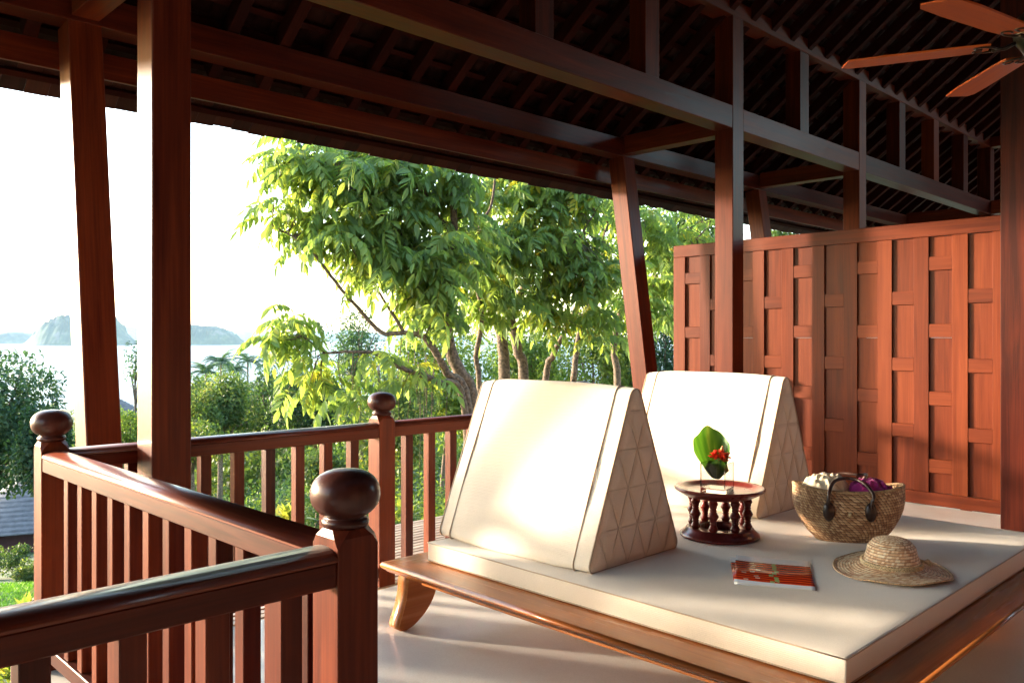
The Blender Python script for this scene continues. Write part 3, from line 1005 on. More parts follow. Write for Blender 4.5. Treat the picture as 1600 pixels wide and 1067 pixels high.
def ring_pts(y, grow=0.003):
    cz = CH / 3
    pts = []
    for (x, z) in OUT:
        d = Vector((x, z - cz)).normalized() * grow
        pts.append((x + d.x, y, max(z + d.y, 0.003)))
    return pts + [pts[0]]
PIP = [tube_me("piping", [(ring_pts(y, g), 0.0042)], 6) for y, g in ((-CL / 2, 0.001), (CL / 2, 0.001), (-CL / 2 + 0.085, 0.0115), (CL / 2 - 0.085, 0.0115))]
LINEN_END = fabric_mat("quilted_tan_linen", (0.70, 0.575, 0.465))
def cushion(x, y, rz, label):
    root = empty("wedge_cushion", (x, y, 0.4275), label, "cushion", "triangular cushions on the daybed")
    root.rotation_euler = (0, 0, rz)
    for nm, me, mt in [("cover", COVER, LINEN), ("quilted_end", ENDN, LINEN_END), ("quilted_end", ENDP, LINEN_END), ("stitching", STN, STITCH), ("stitching", STP, STITCH)] + [("piping", p_, PIPING) for p_ in PIP]:
        if not me.materials: me.materials.append(mt)
        o = bpy.data.objects.new(nm, me); COL.objects.link(o); o.parent = root
    return root
cushion(3.085, 2.845, R(0.6), "cream triangular cushion nearest the railing on the daybed corner")
cushion(4.625, 2.895, R(-0.8), "cream triangular cushion behind the little red tray table")

# ------------------------------------------------------------------ tray table
TT = empty("tray_table", (3.79, 2.335, 0.4275), "small round dark red tray table on turned spindles", "tray table")
def place_child(name, me, mat, parent, M=Matrix.Identity(4)):
    if not me.materials: me.materials.append(mat)
    o = bpy.data.objects.new(name, me); COL.objects.link(o); o.parent = parent; o.matrix_basis = M
    return o
place_child("base", lathe_me("base", [(0.10, 0.012), (0.10, 0.0), (0.196, 0.0), (0.203, 0.006), (0.203, 0.016), (0.192, 0.022), (0.186, 0.03), (0.178, 0.036), (0.172, 0.046), (0.165, 0.05), (0.10, 0.05), (0.098, 0.046), (0.10, 0.012)], 56), WOODT, TT)
place_child("tray", lathe_me("tray", [(0.0, 0.205), (0.155, 0.205), (0.172, 0.21), (0.195, 0.222), (0.218, 0.236), (0.229, 0.244), (0.231, 0.252), (0.224, 0.257), (0.208, 0.252), (0.192, 0.243), (0.176, 0.236), (0.168, 0.234), (0.0, 0.234)], 64), WOODT, TT)
sp = []
for k in range(61):
    t = k / 60
    z = 0.049 + 0.157 * t
    r = 0.0165
    for c_, w_, h_ in ((0.10, 0.07, 0.0075), (0.5, 0.09, 0.0105), (0.9, 0.07, 0.0075)):
        r += h_ * math.exp(-((t - c_) / w_) ** 2)
    r += 0.0016 * math.sin(t * 75) * (1 if min(abs(t - c) for c in (0.1, 0.5, 0.9)) > 0.1 else 0)
    sp.append((r, z))
SPN = lathe_me("spindle", sp, 18)
for k in range(8):
    a = 2 * math.pi * (k + 0.42) / 8
    place_child("spindle", SPN, WOODT, TT, Matrix.Translation((0.142 * math.cos(a), 0.142 * math.sin(a), 0)) @ Matrix.Rotation(random.random() * 6, 4, 'Z'))

# ------------------------------------------------------------------ glass vase with leaf and red flowers
VZ = 0.4275 + 0.2345
VX, VY = 3.765, 2.335
VA = R(12)
g, nt, b = new_mat("clear_glass")
b.inputs["Base Color"].default_value = (0.96, 0.98, 0.97, 1); b.inputs["Roughness"].default_value = 0.02
b.inputs["Transmission Weight"].default_value = 1.0; b.inputs["IOR"].default_value = 1.46
w_, nt, b = new_mat("water")
b.inputs["Base Color"].default_value = (0.98, 1, 0.99, 1); b.inputs["Roughness"].default_value = 0.0
b.inputs["Transmission Weight"].default_value = 1.0; b.inputs["IOR"].default_value = 1.33
VASE = empty("glass_vase", (VX, VY, VZ), "square clear glass vase on the tray table", "vase")
VASE.rotation_euler = (0, 0, VA)
def hollow_box(s, h, t, bt):
    bm = bmesh.new()
    o = [(-s, -s), (s, -s), (s, s), (-s, s)]; i_ = [(-s + t, -s + t), (s - t, -s + t), (s - t, s - t), (-s + t, s - t)]
    ob = [bm.verts.new((x, y, 0)) for x, y in o]; ot = [bm.verts.new((x, y, h)) for x, y in o]
    it = [bm.verts.new((x, y, h)) for x, y in i_]; ib = [bm.verts.new((x, y, bt)) for x, y in i_]
    bm.faces.new(ob); bm.faces.new(ib)
    for k in range(4):
        j = (k + 1) % 4
        bm.faces.new((ob[k], ob[j], ot[j], ot[k])); bm.faces.new((ot[k], ot[j], it[j], it[k])); bm.faces.new((it[k], it[j], ib[j], ib[k]))
    bmesh.ops.recalc_face_normals(bm, faces=bm.faces)
    bmesh.ops.bevel(bm, geom=bm.edges[:], offset=0.0012, segments=1, affect='EDGES')
    return bm_mesh(bm, "glass")
place_child("glass", hollow_box(0.066, 0.150, 0.0045, 0.022), g, VASE)
BANANA = leaf_mat("broad_leaf", ((0.014, 0.06, 0.01), (0.035, 0.12, 0.016), (0.075, 0.19, 0.025), (0.18, 0.28, 0.06)), trans=0.25, rough=0.35, objrand=0.05)
ARR = empty("flower_arrangement", (VX, VY, VZ + 0.065), "folded green leaf with red flowers standing in the glass vase", "flowers")
def leaf_sheet(cone_r, h, a0, a1, tip, nz=14, na=18, lean=(0, 0), z0=0.0):
    V = []; F = []; T = []
    for j in range(nz + 1):
        t = j / nz
        for i in range(na + 1):
            s = i / na
            a = a0 + (a1 - a0) * s
            edge = abs(s - tip) / max(tip, 1 - tip)
            hh = h * (1 - 0.74 * edge ** 0.95) * (1 + 0.02 * math.sin(s * 40))
            z = z0 + hh * t
            r = cone_r * (0.12 + 0.88 * min(1, (z - z0) / (h * 0.75)) ** 0.8) + 0.004 * s
            r *= 1 + 0.05 * math.sin(s * 9 + t * 4)
            V.append((r * math.cos(a) + lean[0] * z / h, r * math.sin(a) + lean[1] * z / h, z))
            T.append(0.32 + 0.16 * math.sin(s * 70 + t * 7) + 0.35 * s + (0.3 if abs(s - tip) < 0.04 else 0))
    n = na + 1
    for j in range(nz):
        for i in range(na):
            F.append((j * n + i, j * n + i + 1, (j + 1) * n + i + 1, (j + 1) * n + i))
    me = arr_mesh("leaf", V, F, T)
    for p in me.polygons: p.use_smooth = True
    return me
vd = math.atan2(-VY, -VX)          # direction from the vase towards the terrace front
place_child("leaf", leaf_sheet(0.122, 0.268, vd + R(70), vd + R(305), 0.46, na=40, lean=(-0.034, 0.038)), BANANA, ARR)
place_child("leaf", leaf_sheet(0.074, 0.120, vd - R(95), vd + R(60), 0.55, na=30, lean=(0.016, -0.02)), BANANA, ARR)
RED = plain("red_petal", (0.75, 0.05, 0.018), rough=0.5, noise=0.35, nscale=60)
ORG = plain("orange_bud", (0.75, 0.28, 0.08), rough=0.5, noise=0.2, nscale=60)
def flower_me(seed, R_=0.029):
    r = random.Random(seed)
    V = []; F = []
    for k in range(11):
        a = 2 * math.pi * k / 11 + r.uniform(-.2, .2); el = r.uniform(-0.2, 1.2); L = R_ * r.uniform(0.8, 1.3)
        d = Vector((math.cos(a) * math.cos(el), math.sin(a) * math.cos(el), math.sin(el)))
        s = d.cross(Vector((0, 0, 1))).normalized() * L * 0.34
        n = s.cross(d).normalized() * L * 0.12
        o = len(V)
        V += [(0, 0, 0), tuple(d * L * 0.55 + s + n), tuple(d * L), tuple(d * L * 0.55 - s + n), tuple(d * L * 0.5 - n)]
        F += [(o, o + 1, o + 4), (o + 1, o + 2, o + 4), (o + 2, o + 3, o + 4), (o + 3, o, o + 4)]
    return arr_mesh("flower", V, F)
fdir = Vector((math.cos(vd), math.sin(vd), 0)); side = Vector((-fdir.y, fdir.x, 0))
for k, (s_, z, f_) in enumerate([(0.030, 0.150, 0.030), (0.010, 0.158, 0.04), (-0.008, 0.172, 0.03), (0.045, 0.165, 0.03), (0.022, 0.176, 0.032), (0.038, 0.147, 0.045), (-0.016, 0.160, 0.035), (0.016, 0.142, 0.048)]):
    place_child("flower", flower_me(k), RED, ARR, Matrix.Translation(fdir * f_ + side * s_ + Vector((0, 0, z - 0.045))))
for k, (s_, z) in enumerate([(0.020, 0.19), (0.030, 0.186)]):
    place_child("bud", lathe_me("bud", [(0.002, 0.0), (0.006, 0.01), (0.006, 0.02), (0.0, 0.034)], 8), ORG, ARR, Matrix.Translation(fdir * 0.03 + side * s_ + Vector((0, 0, z - 0.045))) @ Matrix.Rotation(0.3 - 0.5 * k, 4, 'X'))

# ------------------------------------------------------------------ straw basket bag
def straw_mat(name, c0, c1, c2, su, sv, lo=0.35, rows=0.0, dark=0.4):
    """woven pattern on UVs: checker of slanted stitches"""
    m, nt, b = new_mat(name)
    L = nt.links.new
    uv = node(nt, "ShaderNodeUVMap")
    sep = node(nt, "ShaderNodeSeparateXYZ"); L(uv.outputs[0], sep.inputs[0])
    def mul(a, k):
        n = node(nt, "ShaderNodeMath", operation='MULTIPLY'); L(a, n.inputs[0]); n.inputs[1].default_value = k; return n.outputs[0]
    V_ = mul(sep.outputs[1], sv); U_ = mul(sep.outputs[0], su)
    fl = node(nt, "ShaderNodeMath", operation='FLOOR'); L(V_, fl.inputs[0])
    half = mul(fl.outputs[0], 0.5)
    us = node(nt, "ShaderNodeMath", operation='ADD'); L(U_, us.inputs[0]); L(half, us.inputs[1])
    fv = node(nt, "ShaderNodeMath", operation='FRACT'); L(V_, fv.inputs[0])
    sk = node(nt, "ShaderNodeMath", operation='MULTIPLY_ADD'); L(fv.outputs[0], sk.inputs[0]); sk.inputs[1].default_value = 0.45; L(us.outputs[0], sk.inputs[2])
    fu = node(nt, "ShaderNodeMath", operation='FRACT'); L(sk.outputs[0], fu.inputs[0])
    def bumpy(o):   # 4 x (1-x)
        a = node(nt, "ShaderNodeMath", operation='SUBTRACT'); a.inputs[0].default_value = 1; L(o, a.inputs[1])
        c = node(nt, "ShaderNodeMath", operation='MULTIPLY'); L(o, c.inputs[0]); L(a.outputs[0], c.inputs[1])
        return mul(c.outputs[0], 4)
    h = node(nt, "ShaderNodeMath", operation='MULTIPLY'); L(bumpy(fv.outputs[0]), h.inputs[0])
    fm = node(nt, 'ShaderNodeMath', operation='MULTIPLY_ADD'); L(bumpy(fu.outputs[0]), fm.inputs[0]); fm.inputs[1].default_value = 1 - rows; fm.inputs[2].default_value = rows; L(fm.outputs[0], h.inputs[1])
    h2 = node(nt, "ShaderNodeMath", operation='POWER'); L(h.outputs[0], h2.inputs[0]); h2.inputs[1].default_value = 0.6
    # random colour per stitch
    cu = node(nt, "ShaderNodeMath", operation='FLOOR'); L(sk.outputs[0], cu.inputs[0])
    cmb = node(nt, "ShaderNodeCombineXYZ"); L(cu.outputs[0], cmb.inputs[0]); L(fl.outputs[0], cmb.inputs[1])
    wn_ = node(nt, "ShaderNodeTexWhiteNoise", noise_dimensions='2D'); L(cmb.outputs[0], wn_.inputs["Vector"])
    cr = ramp(nt, [(0.0, c0), (0.5, c1), (1.0, c2)])
    L(wn_.outputs["Value"], cr.inputs[0])
    dk = node(nt, "ShaderNodeMixRGB", blend_type='MIX'); dk.inputs[1].default_value = (c0[0] * dark, c0[1] * dark * 0.8, c0[2] * dark * 0.75, 1)
    L(cr.outputs[0], dk.inputs[2])
    th = ramp(nt, [(lo, (0, 0, 0)), (lo + 0.3, (1, 1, 1))]); L(h2.outputs[0], th.inputs[0]); L(th.outputs[0], dk.inputs[0])
    L(dk.outputs[0], b.inputs["Base Color"])
    b.inputs["Roughness"].default_value = 0.6
    bp = node(nt, "ShaderNodeBump"); bp.inputs["Strength"].default_value = 0.9; bp.inputs["Distance"].default_value = 0.004
    L(h2.outputs[0], bp.inputs["Height"]); L(bp.outputs[0], b.inputs["Normal"])
    return m
STRAW = straw_mat("woven_straw", (0.30, 0.135, 0.06), (0.52, 0.29, 0.14), (0.70, 0.47, 0.26), 86, 34, 0.20)
STRAW_H = straw_mat("hat_straw", (0.58, 0.30, 0.15), (0.86, 0.58, 0.34), (0.93, 0.77, 0.53), 70, 26, 0.28, 0.72, 0.42)
LEATHER = plain("dark_brown_leather", (0.035, 0.014, 0.009), rough=0.3, noise=0.3, nscale=30, bump=0.1)

def grid_uv_mesh(name, V, nu, nv, closed=True):
    """V rows nv x nu; UV u along columns, v along rows"""
    F = []; UV = []
    for j in range(nv - 1):
        for i in range(nu if closed else nu - 1):
            k = (i + 1) % nu
            F.append((j * nu + i, j * nu + k, (j + 1) * nu + k, (j + 1) * nu + i))
            UV += [(i / nu, j / (nv - 1)), ((i + 1) / nu, j / (nv - 1)), ((i + 1) / nu, (j + 1) / (nv - 1)), (i / nu, (j + 1) / (nv - 1))]
    me = bpy.data.meshes.new(name)
    me.from_pydata(V, [], F)
    uv = me.uv_layers.new(name="UVMap")
    uv.data.foreach_set("uv", np.array(UV, np.float32).ravel())
    for p in me.polygons: p.use_smooth = True
    me.update()
    return me

BK = empty("straw_bag", (4.20, 1.84, 0.4275), "woven straw tote bag with dark leather handles behind the hat", "bag")
BK.rotation_euler = (0, 0, R(-52))
# local x along the bag, local -y towards the viewer
def bag_pt(a, t, inset=0.0):
    """a angle round the bag, t 0 bottom .. 1 rim"""
    e = 0.8
    ca, sa = math.cos(a), math.sin(a)
    ex = abs(ca) ** e * (1 if ca > 0 else -1); ey = abs(sa) ** 0.9 * (1 if sa > 0 else -1)
    rx = 0.17 + 0.103 * math.sin(min(1, t * 1.25) * math.pi / 2)
    ry = 0.085 + 0.068 * math.sin(t * math.pi * 0.75) - 0.03 * t
    rimz = 0.25 + 0.03 * (abs(ex) ** 2.2)
    z = rimz * t
    return (ex * (rx - inset), ey * (ry - inset), z)
NA, NT = 72, 24
V = []
for j in range(5):          # bottom
    f = j / 5
    for i in range(NA):
        x, y, z = bag_pt(2 * math.pi * i / NA, 0.0)
        V.append((x * f * 0.93, y * f * 0.93, 0.003 * (1 - f)))
for j in range(NT + 1):
    t = j / NT
    for i in range(NA):
        a = 2 * math.pi * i / NA
        x, y, z = bag_pt(a, t)
        k = 0.93 + 0.07 * min(1, t * 6)
        V.append((x * k, y * k, max(z, 0.0)))
for j in range(12):         # inner side
    t = 1 - j / 11 * 0.8
    for i in range(NA):
        V.append(bag_pt(2 * math.pi * i / NA, t, 0.010))
place_child("bag_body", grid_uv_mesh("bag_body", V, NA, 5 + NT + 1 + 12), STRAW, BK)
rim = [bag_pt(2 * math.pi * i / 60, 1.0, 0.005) for i in range(61)]
place_child("rim_binding", tube_me("rim_binding", [([(x, y, z + 0.002) for x, y, z in rim], 0.0085)], 8), STRAW_B if False else plain("straw_binding", (0.36, 0.22, 0.11), rough=0.7, noise=0.5, nscale=90, bump=0.6), BK)
def handle(sy, lay):
    xa, xb = -0.125, 0.075
    y0 = sy * 0.128
    za = 0.165
    pts = [(xa, y0, za - 0.01), (xa - 0.004, sy * 0.137, za + 0.05), (xa + 0.005, sy * 0.125, 0.265), (xa + 0.045, y0 * 0.5 + lay[0], 0.30 + lay[2]),
           (0.0, lay[0] * 1.1, 0.305 + lay[2]), (xb - 0.02, y0 * 0.5 + lay[1], 0.295 + lay[2]), (xb + 0.012, sy * 0.125, 0.255), (xb + 0.004, sy * 0.137, za + 0.05), (xb, y0, za - 0.01)]
    if lay[3]:
        pts = [(x + (0.06 if 2 < k < 6 else 0), y, z) for k, (x, y, z) in enumerate(pts)]
    return tube_me("handle", [([tuple(p_) for p_ in smooth_path(pts, 6)], 0.0085)], 10)
place_child("handle", handle(-1, (0.0, 0.01, 0.005, 0)), LEATHER, BK)
place_child("handle", handle(1, (0.02, 0.03, 0.02, 1)), LEATHER, BK)
PATCH = lathe_me("leather_patch", [(0.0, -0.006), (0.03, -0.006), (0.036, 0.0), (0.03, 0.007), (0.0, 0.010)], 24)
for sy in (-1, 1):
    for xx in (-0.125, 0.075):
        place_child("leather_patch", PATCH, LEATHER, BK, Matrix.Translation((xx, sy * 0.132, 0.165)) @ Matrix.Rotation(R(90) * sy * -1, 4, 'X') @ Matrix.Diagonal((0.8, 1.35, 1, 1)))
place_child("button", lathe_me("button", [(0.0, -0.004), (0.010, -0.002), (0.012, 0.003), (0.0, 0.009)], 16), plain("wooden_button", (0.6, 0.42, 0.22), rough=0.4, noise=0.2), BK,
            Matrix.Translation((-0.025, -0.143, 0.155)) @ Matrix.Rotation(R(90), 4, 'X'))
def cloth_me(rx, ry, hz, seed, n=40):
    from mathutils import noise as mn
    V = []; F = []
    for j in range(n + 1):
        for i in range(n + 1):
            u = i / n * 2 - 1; v = j / n * 2 - 1
            r = math.hypot(u, v)
            q = Vector((u * 2.4 + seed, v * 2.4, seed * 0.7))
            f = 1 - abs(mn.noise(q)) * 1.6
            f2 = mn.noise(q * 2.3)
            z = hz * (max(0, 1 - r ** 2.4) ** 0.5 if r < 1 else -(r - 1) * 1.2) + hz * 0.45 * (f - 0.6) + hz * 0.16 * f2
            V.append((u * rx * (1 - 0.15 * abs(v)), v * ry * (1 - 0.15 * abs(u)), z))
    m = n + 1
    for j in range(n):
        for i in range(n): F.append((j * m + i, j * m + i + 1, (j + 1) * m + i + 1, (j + 1) * m + i))
    me = arr_mesh("cloth", V, F)
    for p in me.polygons: p.use_smooth = True
    return me
BKM = Matrix.Translation(BK.location) @ BK.rotation_euler.to_matrix().to_4x4()
cr_ = link("cloth", cloth_me(0.125, 0.085, 0.085, 3.1), fabric_mat("cream_satin", (0.72, 0.60, 0.42), weave=300, bump=0.05), None, BKM @ Matrix.Translation((-0.105, 0.01, 0.235)))
tag(cr_, "crumpled shiny cream cloth tucked into the straw bag", "cloth")
pu = link("cloth", cloth_me(0.115, 0.08, 0.07, 8.7), fabric_mat("magenta_cloth", (0.36, 0.012, 0.16), weave=300, bump=0.1), None, BKM @ Matrix.Translation((0.11, 0.01, 0.232)))
tag(pu, "crumpled magenta cloth tucked into the straw bag", "cloth")

# ------------------------------------------------------------------ straw hat
HAT = empty("straw_hat", (3.765, 1.455, 0.4275), "wide-brimmed woven straw sun hat with a braided band", "hat")
HAT.rotation_euler = (0, 0, R(20))
hp = []
for k in range(11):     # crown
    a = math.pi / 2 * k / 10
    hp.append((0.092 * math.sin(a) ** 0.75, 0.132 + 0.028 * math.cos(a) - 0.028))
hp[0] = (0.0005, hp[0][1])
hp += [(0.103, 0.10), (0.112, 0.07), (0.122, 0.046), (0.132, 0.032)]
for k in range(1, 13):
    t = k / 12
    hp.append((0.132 + 0.135 * t, 0.032 - 0.022 * t - 0.006 * math.sin(t * 3)))
hp = [(r_ * (0.95 if r_ > 0.13 else 1.0), z_ * (1.12 if z_ > 0.03 else 1.0)) for r_, z_ in hp]
hp = np.array([tuple(q) for q in smooth_path(hp, 4)])
al = np.concatenate([[0], np.cumsum(np.linalg.norm(np.diff(hp, axis=0), axis=1))])
hp = [(float(np.interp(t, al, hp[:, 0])), float(np.interp(t, al, hp[:, 1]))) for t in np.linspace(0, al[-1], 56)]
NAh = 96
V = []
def hat_pt(r, z, a):
    wv = 0.010 * math.sin(2 * a + 0.6) * max(0, (r - 0.14) / 0.13) + 0.005 * math.sin(5 * a) * max(0, (r - 0.16) / 0.1)
    e = 1.06 if True else 1
    return (r * math.cos(a) * e, r * math.sin(a) / e, max(0.003, z + wv))
for r, z in hp:
    for i in range(NAh): V.append(hat_pt(r, z, 2 * math.pi * i / NAh))
me = grid_uv_mesh("hat_body", V, NAh, len(hp))
place_child("hat_body", me, STRAW_H, HAT)
brim = [hat_pt(0.2535, 0.010, 2 * math.pi * i / 72) for i in range(73)]
place_child("brim_edge", tube_me("brim_edge", [(brim, 0.004)], 6), plain("straw_edge", (0.5, 0.33, 0.18), rough=0.7, noise=0.5, nscale=120, bump=0.5), HAT)
band = []
for s_ in range(3):
    pts = []
    for i in range(241):
        a = 2 * math.pi * i / 240
        ph = i * 0.55 + s_ * 2 * math.pi / 3
        r = 0.130 + 0.004 * math.sin(ph * 2)
        z = 0.040 + 0.007 * math.sin(ph)
        pts.append((r * math.cos(a) * 1.06, r * math.sin(a) / 1.06, z))
    band.append((pts, 0.0042))
BANDM = plain("pale_braid", (0.62, 0.47, 0.27), rough=0.7, noise=0.35, nscale=120, bump=0.4)
place_child("hat_band", tube_me("hat_band", band, 5), BANDM, HAT)
ka = R(-72)
kn = Vector((0.142 * math.cos(ka), 0.136 * math.sin(ka), 0.043))
kt = []
for k in range(9):
    d = Vector((math.cos(ka + random.uniform(-.8, .8)), math.sin(ka + random.uniform(-.8, .8)), random.uniform(-0.3, 0.5)))
    kt.append(([tuple(kn), tuple(kn + d * 0.018), tuple(kn + d * 0.03 + Vector((0, 0, -0.012)))], [0.006, 0.004, 0.002]))
place_child("knot", tube_me("knot", kt, 5), BANDM, HAT)

# ------------------------------------------------------------------ magazine
def at_z(px, py, z):
    r = (px - 800) / FPX; u_ = (529.3 - py) / FPX
    d = (z - CAM_H) / u_
    return at(px, py, d)
mc = [at_z(1143, 912, 0.432), at_z(1268, 921, 0.432), at_z(1270, 879, 0.432), at_z(1153, 870, 0.432)]
ctr = sum(mc, Vector()) / 4
xd = ((mc[1] - mc[0]) + (mc[2] - mc[3])).normalized()
MAGM, nt, b = new_mat("magazine_cover")
L = nt.links.new
tc = node(nt, "ShaderNodeTexCoord"); sep = node(nt, "ShaderNodeSeparateXYZ"); L(tc.outputs["Generated"], sep.inputs[0])
def mth(op, a, b_=None, c=None):
    n = node(nt, "ShaderNodeMath", operation=op)
    for k, v in enumerate((a, b_, c)):
        if v is None: continue
        if isinstance(v, (int, float)): n.inputs[k].default_value = v
        else: L(v, n.inputs[k])
    return n.outputs[0]
nz_ = node(nt, "ShaderNodeTexNoise"); nz_.inputs["Scale"].default_value = 3.0
L(tc.outputs["Generated"], nz_.inputs["Vector"])
yy = mth('ADD', sep.outputs[1], mth('MULTIPLY', mth('SUBTRACT', nz_.outputs["Fac"], 0.5), 0.10))
st = mth('FRACT', mth('MULTIPLY', yy, 13.0))
rp = ramp(nt, [(0.0, (0.12, 0.006, 0.006)), (0.22, (0.50, 0.02, 0.008)), (0.5, (0.80, 0.11, 0.015)), (0.75, (0.62, 0.035, 0.01)), (1.0, (0.25, 0.01, 0.01))])
L(st, rp.inputs[0])
cut = mth('FLOOR', mth('MULTIPLY', yy, 13.0))
wn2 = node(nt, "ShaderNodeTexWhiteNoise", noise_dimensions='1D'); L(cut, wn2.inputs["W"])
cx_ = mth('ADD', 0.47, mth('MULTIPLY', wn2.outputs["Value"], 0.08))
tieb = mth('LESS_THAN', mth('ABSOLUTE', mth('SUBTRACT', sep.outputs[0], cx_)), 0.028)
mt = node(nt, "ShaderNodeMixRGB"); L(tieb, mt.inputs[0]); L(rp.outputs[0], mt.inputs[1]); mt.inputs[2].default_value = (0.34, 0.40, 0.14, 1)
gl = mth('LESS_THAN', mth('ABSOLUTE', mth('SUBTRACT', sep.outputs[0], mth('ADD', 0.12, mth('MULTIPLY', wn2.outputs["Value"], 0.2)))), 0.03)
gl2 = mth('MULTIPLY', gl, mth('GREATER_THAN', st, 0.55))
mt2 = node(nt, "ShaderNodeMixRGB"); L(gl2, mt2.inputs[0]); L(mt.outputs[0], mt2.inputs[1]); mt2.inputs[2].default_value = (0.8, 0.55, 0.4, 1)
wt = mth('ADD', mth('GREATER_THAN', sep.outputs[1], 0.80), mth('LESS_THAN', sep.outputs[1], 0.10))
mt3 = node(nt, "ShaderNodeMixRGB"); L(wt, mt3.inputs[0]); L(mt2.outputs[0], mt3.inputs[1]); mt3.inputs[2].default_value = (0.80, 0.82, 0.86, 1)
L(mt3.outputs[0], b.inputs["Base Color"]); b.inputs["Roughness"].default_value = 0.22
PAPER = plain("paper", (0.75, 0.74, 0.70), rough=0.7)
MAG = empty("magazine", (ctr.x, ctr.y, 0.4275), "closed magazine with a red and orange striped cover", "magazine")
MAG.rotation_euler = (0, 0, math.atan2(xd.y, xd.x))
mw = ((mc[1] - mc[0]).length + (mc[2] - mc[3]).length) / 2; mh = ((mc[3] - mc[0]).length + (mc[2] - mc[1]).length) / 2
def sheet_me(name, w, h, z0, t, curl, n=20):
    V = []; F = []
    for k in (0, 1):
        for i in range(n + 1):
            u_ = i / n
            z = z0 + k * t + curl * (1 - u_) ** 3
            V += [(-w / 2 + w * u_, -h / 2, z), (-w / 2 + w * u_, h / 2, z)]
    m = (n + 1) * 2
    for i in range(n):
        a = 2 * i
        F += [(m + a, m + a + 2, m + a + 3, m + a + 1), (a, a + 1, a + 3, a + 2), (a, a + 2, m + a + 2, m + a), (a + 1, m + a + 1, m + a + 3, a + 3)]
    F += [(0, m, m + 1, 1), (2 * n, 2 * n + 1, m + 2 * n + 1, m + 2 * n)]
    return arr_mesh(name, V, F)
place_child("pages", sheet_me("pages", mw * 0.985, mh * 0.98, 0.001, 0.006, 0.006), PAPER, MAG)
place_child("cover", sheet_me("cover", mw, mh, 0.0072, 0.0006, 0.007), MAGM, MAG)
place_child("back_cover", sheet_me("back_cover", mw, mh, 0.0, 0.0006, 0.004), MAGM, MAG, Matrix.Translation((-0.014, 0.01, 0)) @ Matrix.Rotation(R(4), 4, 'Z'))

# ------------------------------------------------------------------ ceiling fan
FAN = empty("ceiling_fan", (3.87, 0.89, 2.645), "bronze ceiling fan with pale wooden blades over the daybed", "ceiling fan")
place_child("motor", lathe_me("motor", [(0.0, -0.06), (0.05, -0.058), (0.075, -0.045), (0.09, -0.02), (0.105, 0.0), (0.115, 0.03), (0.12, 0.06), (0.105, 0.10), (0.075, 0.125), (0.03, 0.14), (0.0, 0.142)], 40), DARKMETAL, FAN)
place_child("light_cap", lathe_me("light_cap", [(0.0, -0.115), (0.03, -0.112), (0.05, -0.095), (0.055, -0.075), (0.045, -0.058), (0.0, -0.056)], 28), DARKMETAL, FAN)
place_child("downrod", lathe_me("downrod", [(0.014, 0.14), (0.014, 3.9)], 12), DARKMETAL, FAN)
def blade_me():
    bm = bmesh.new()
    pts = [(0.20, -0.055), (0.30, -0.066), (0.60, -0.074), (0.735, -0.070), (0.765, -0.05), (0.735, 0.066), (0.60, 0.074), (0.30, 0.066), (0.20, 0.055)]
    A = [bm.verts.new((x, y, 0)) for x, y in pts]; B = [bm.verts.new((x, y, 0.008)) for x, y in pts]
    bm.faces.new(list(reversed(A))); bm.faces.new(B)
    for i in range(len(pts)):
        j = (i + 1) % len(pts); bm.faces.new((A[i], A[j], B[j], B[i]))
    bmesh.ops.recalc_face_normals(bm, faces=bm.faces)
    return bm_mesh(bm, "blade")
BLD = blade_me()
def iron_me():
    arcs = []
    arcs.append(([(0.09, 0, 0.015), (0.14, 0, -0.01), (0.19, 0.0, -0.014)], 0.008))
    for s_ in (1, -1):
        arcs.append(([tuple(p_) for p_ in smooth_path([(0.17, 0, -0.01), (0.19, s_ * 0.03, -0.009), (0.225, s_ * 0.048, -0.006), (0.255, s_ * 0.035, -0.005), (0.25, s_ * 0.012, -0.005), (0.225, s_ * 0.012, -0.006)], 4)], 0.005))
    return tube_me("blade_iron", arcs, 8)
IRON = iron_me()
for ang in (42, 113, 167, 240, 312):
    Mz = Matrix.Rotation(R(ang), 4, 'Z') @ Matrix.Rotation(R(-4.5), 4, 'X')
    place_child("blade", BLD, BLADE, FAN, Mz @ Matrix.Translation((0, 0, -0.005)))
    place_child("blade_iron", IRON, DARKMETAL, FAN, Mz)
place_child("pull_chain", tube_me("pull_chain", [([(-0.05, 0.03, -0.09), (-0.05, 0.03, -0.3), (-0.05, 0.03, -0.32)], [0.0016, 0.0016, 0.004])], 6), DARKMETAL, FAN)


# ------------------------------------------------------------------ vegetation
def unit(v): return v / np.maximum(np.linalg.norm(v, axis=-1, keepdims=True), 1e-9)

def leaf_quads(P, D, N, L, W, fold=0.18):
    """diamond leaves: base P, direction D, normal N (all (n,3)); L, W (n,)"""
    Sd = unit(np.cross(D, N)); N2 = np.cross(Sd, D)
    L = L[:, None]; W = W[:, None]
    mid = P + D * L * 0.45 + N2 * (L * fold * 0.3)
    V = np.stack([P, mid + Sd * W * 0.5 + N2 * W * fold, P + D * L - N2 * L * 0.08, mid - Sd * W * 0.5 + N2 * W * fold], 1).reshape(-1, 3)
    F = np.arange(len(P) * 4).reshape(-1, 4)
    return V, F

def rnd_dirs(n, r): return unit(r.normal(size=(n, 3)))

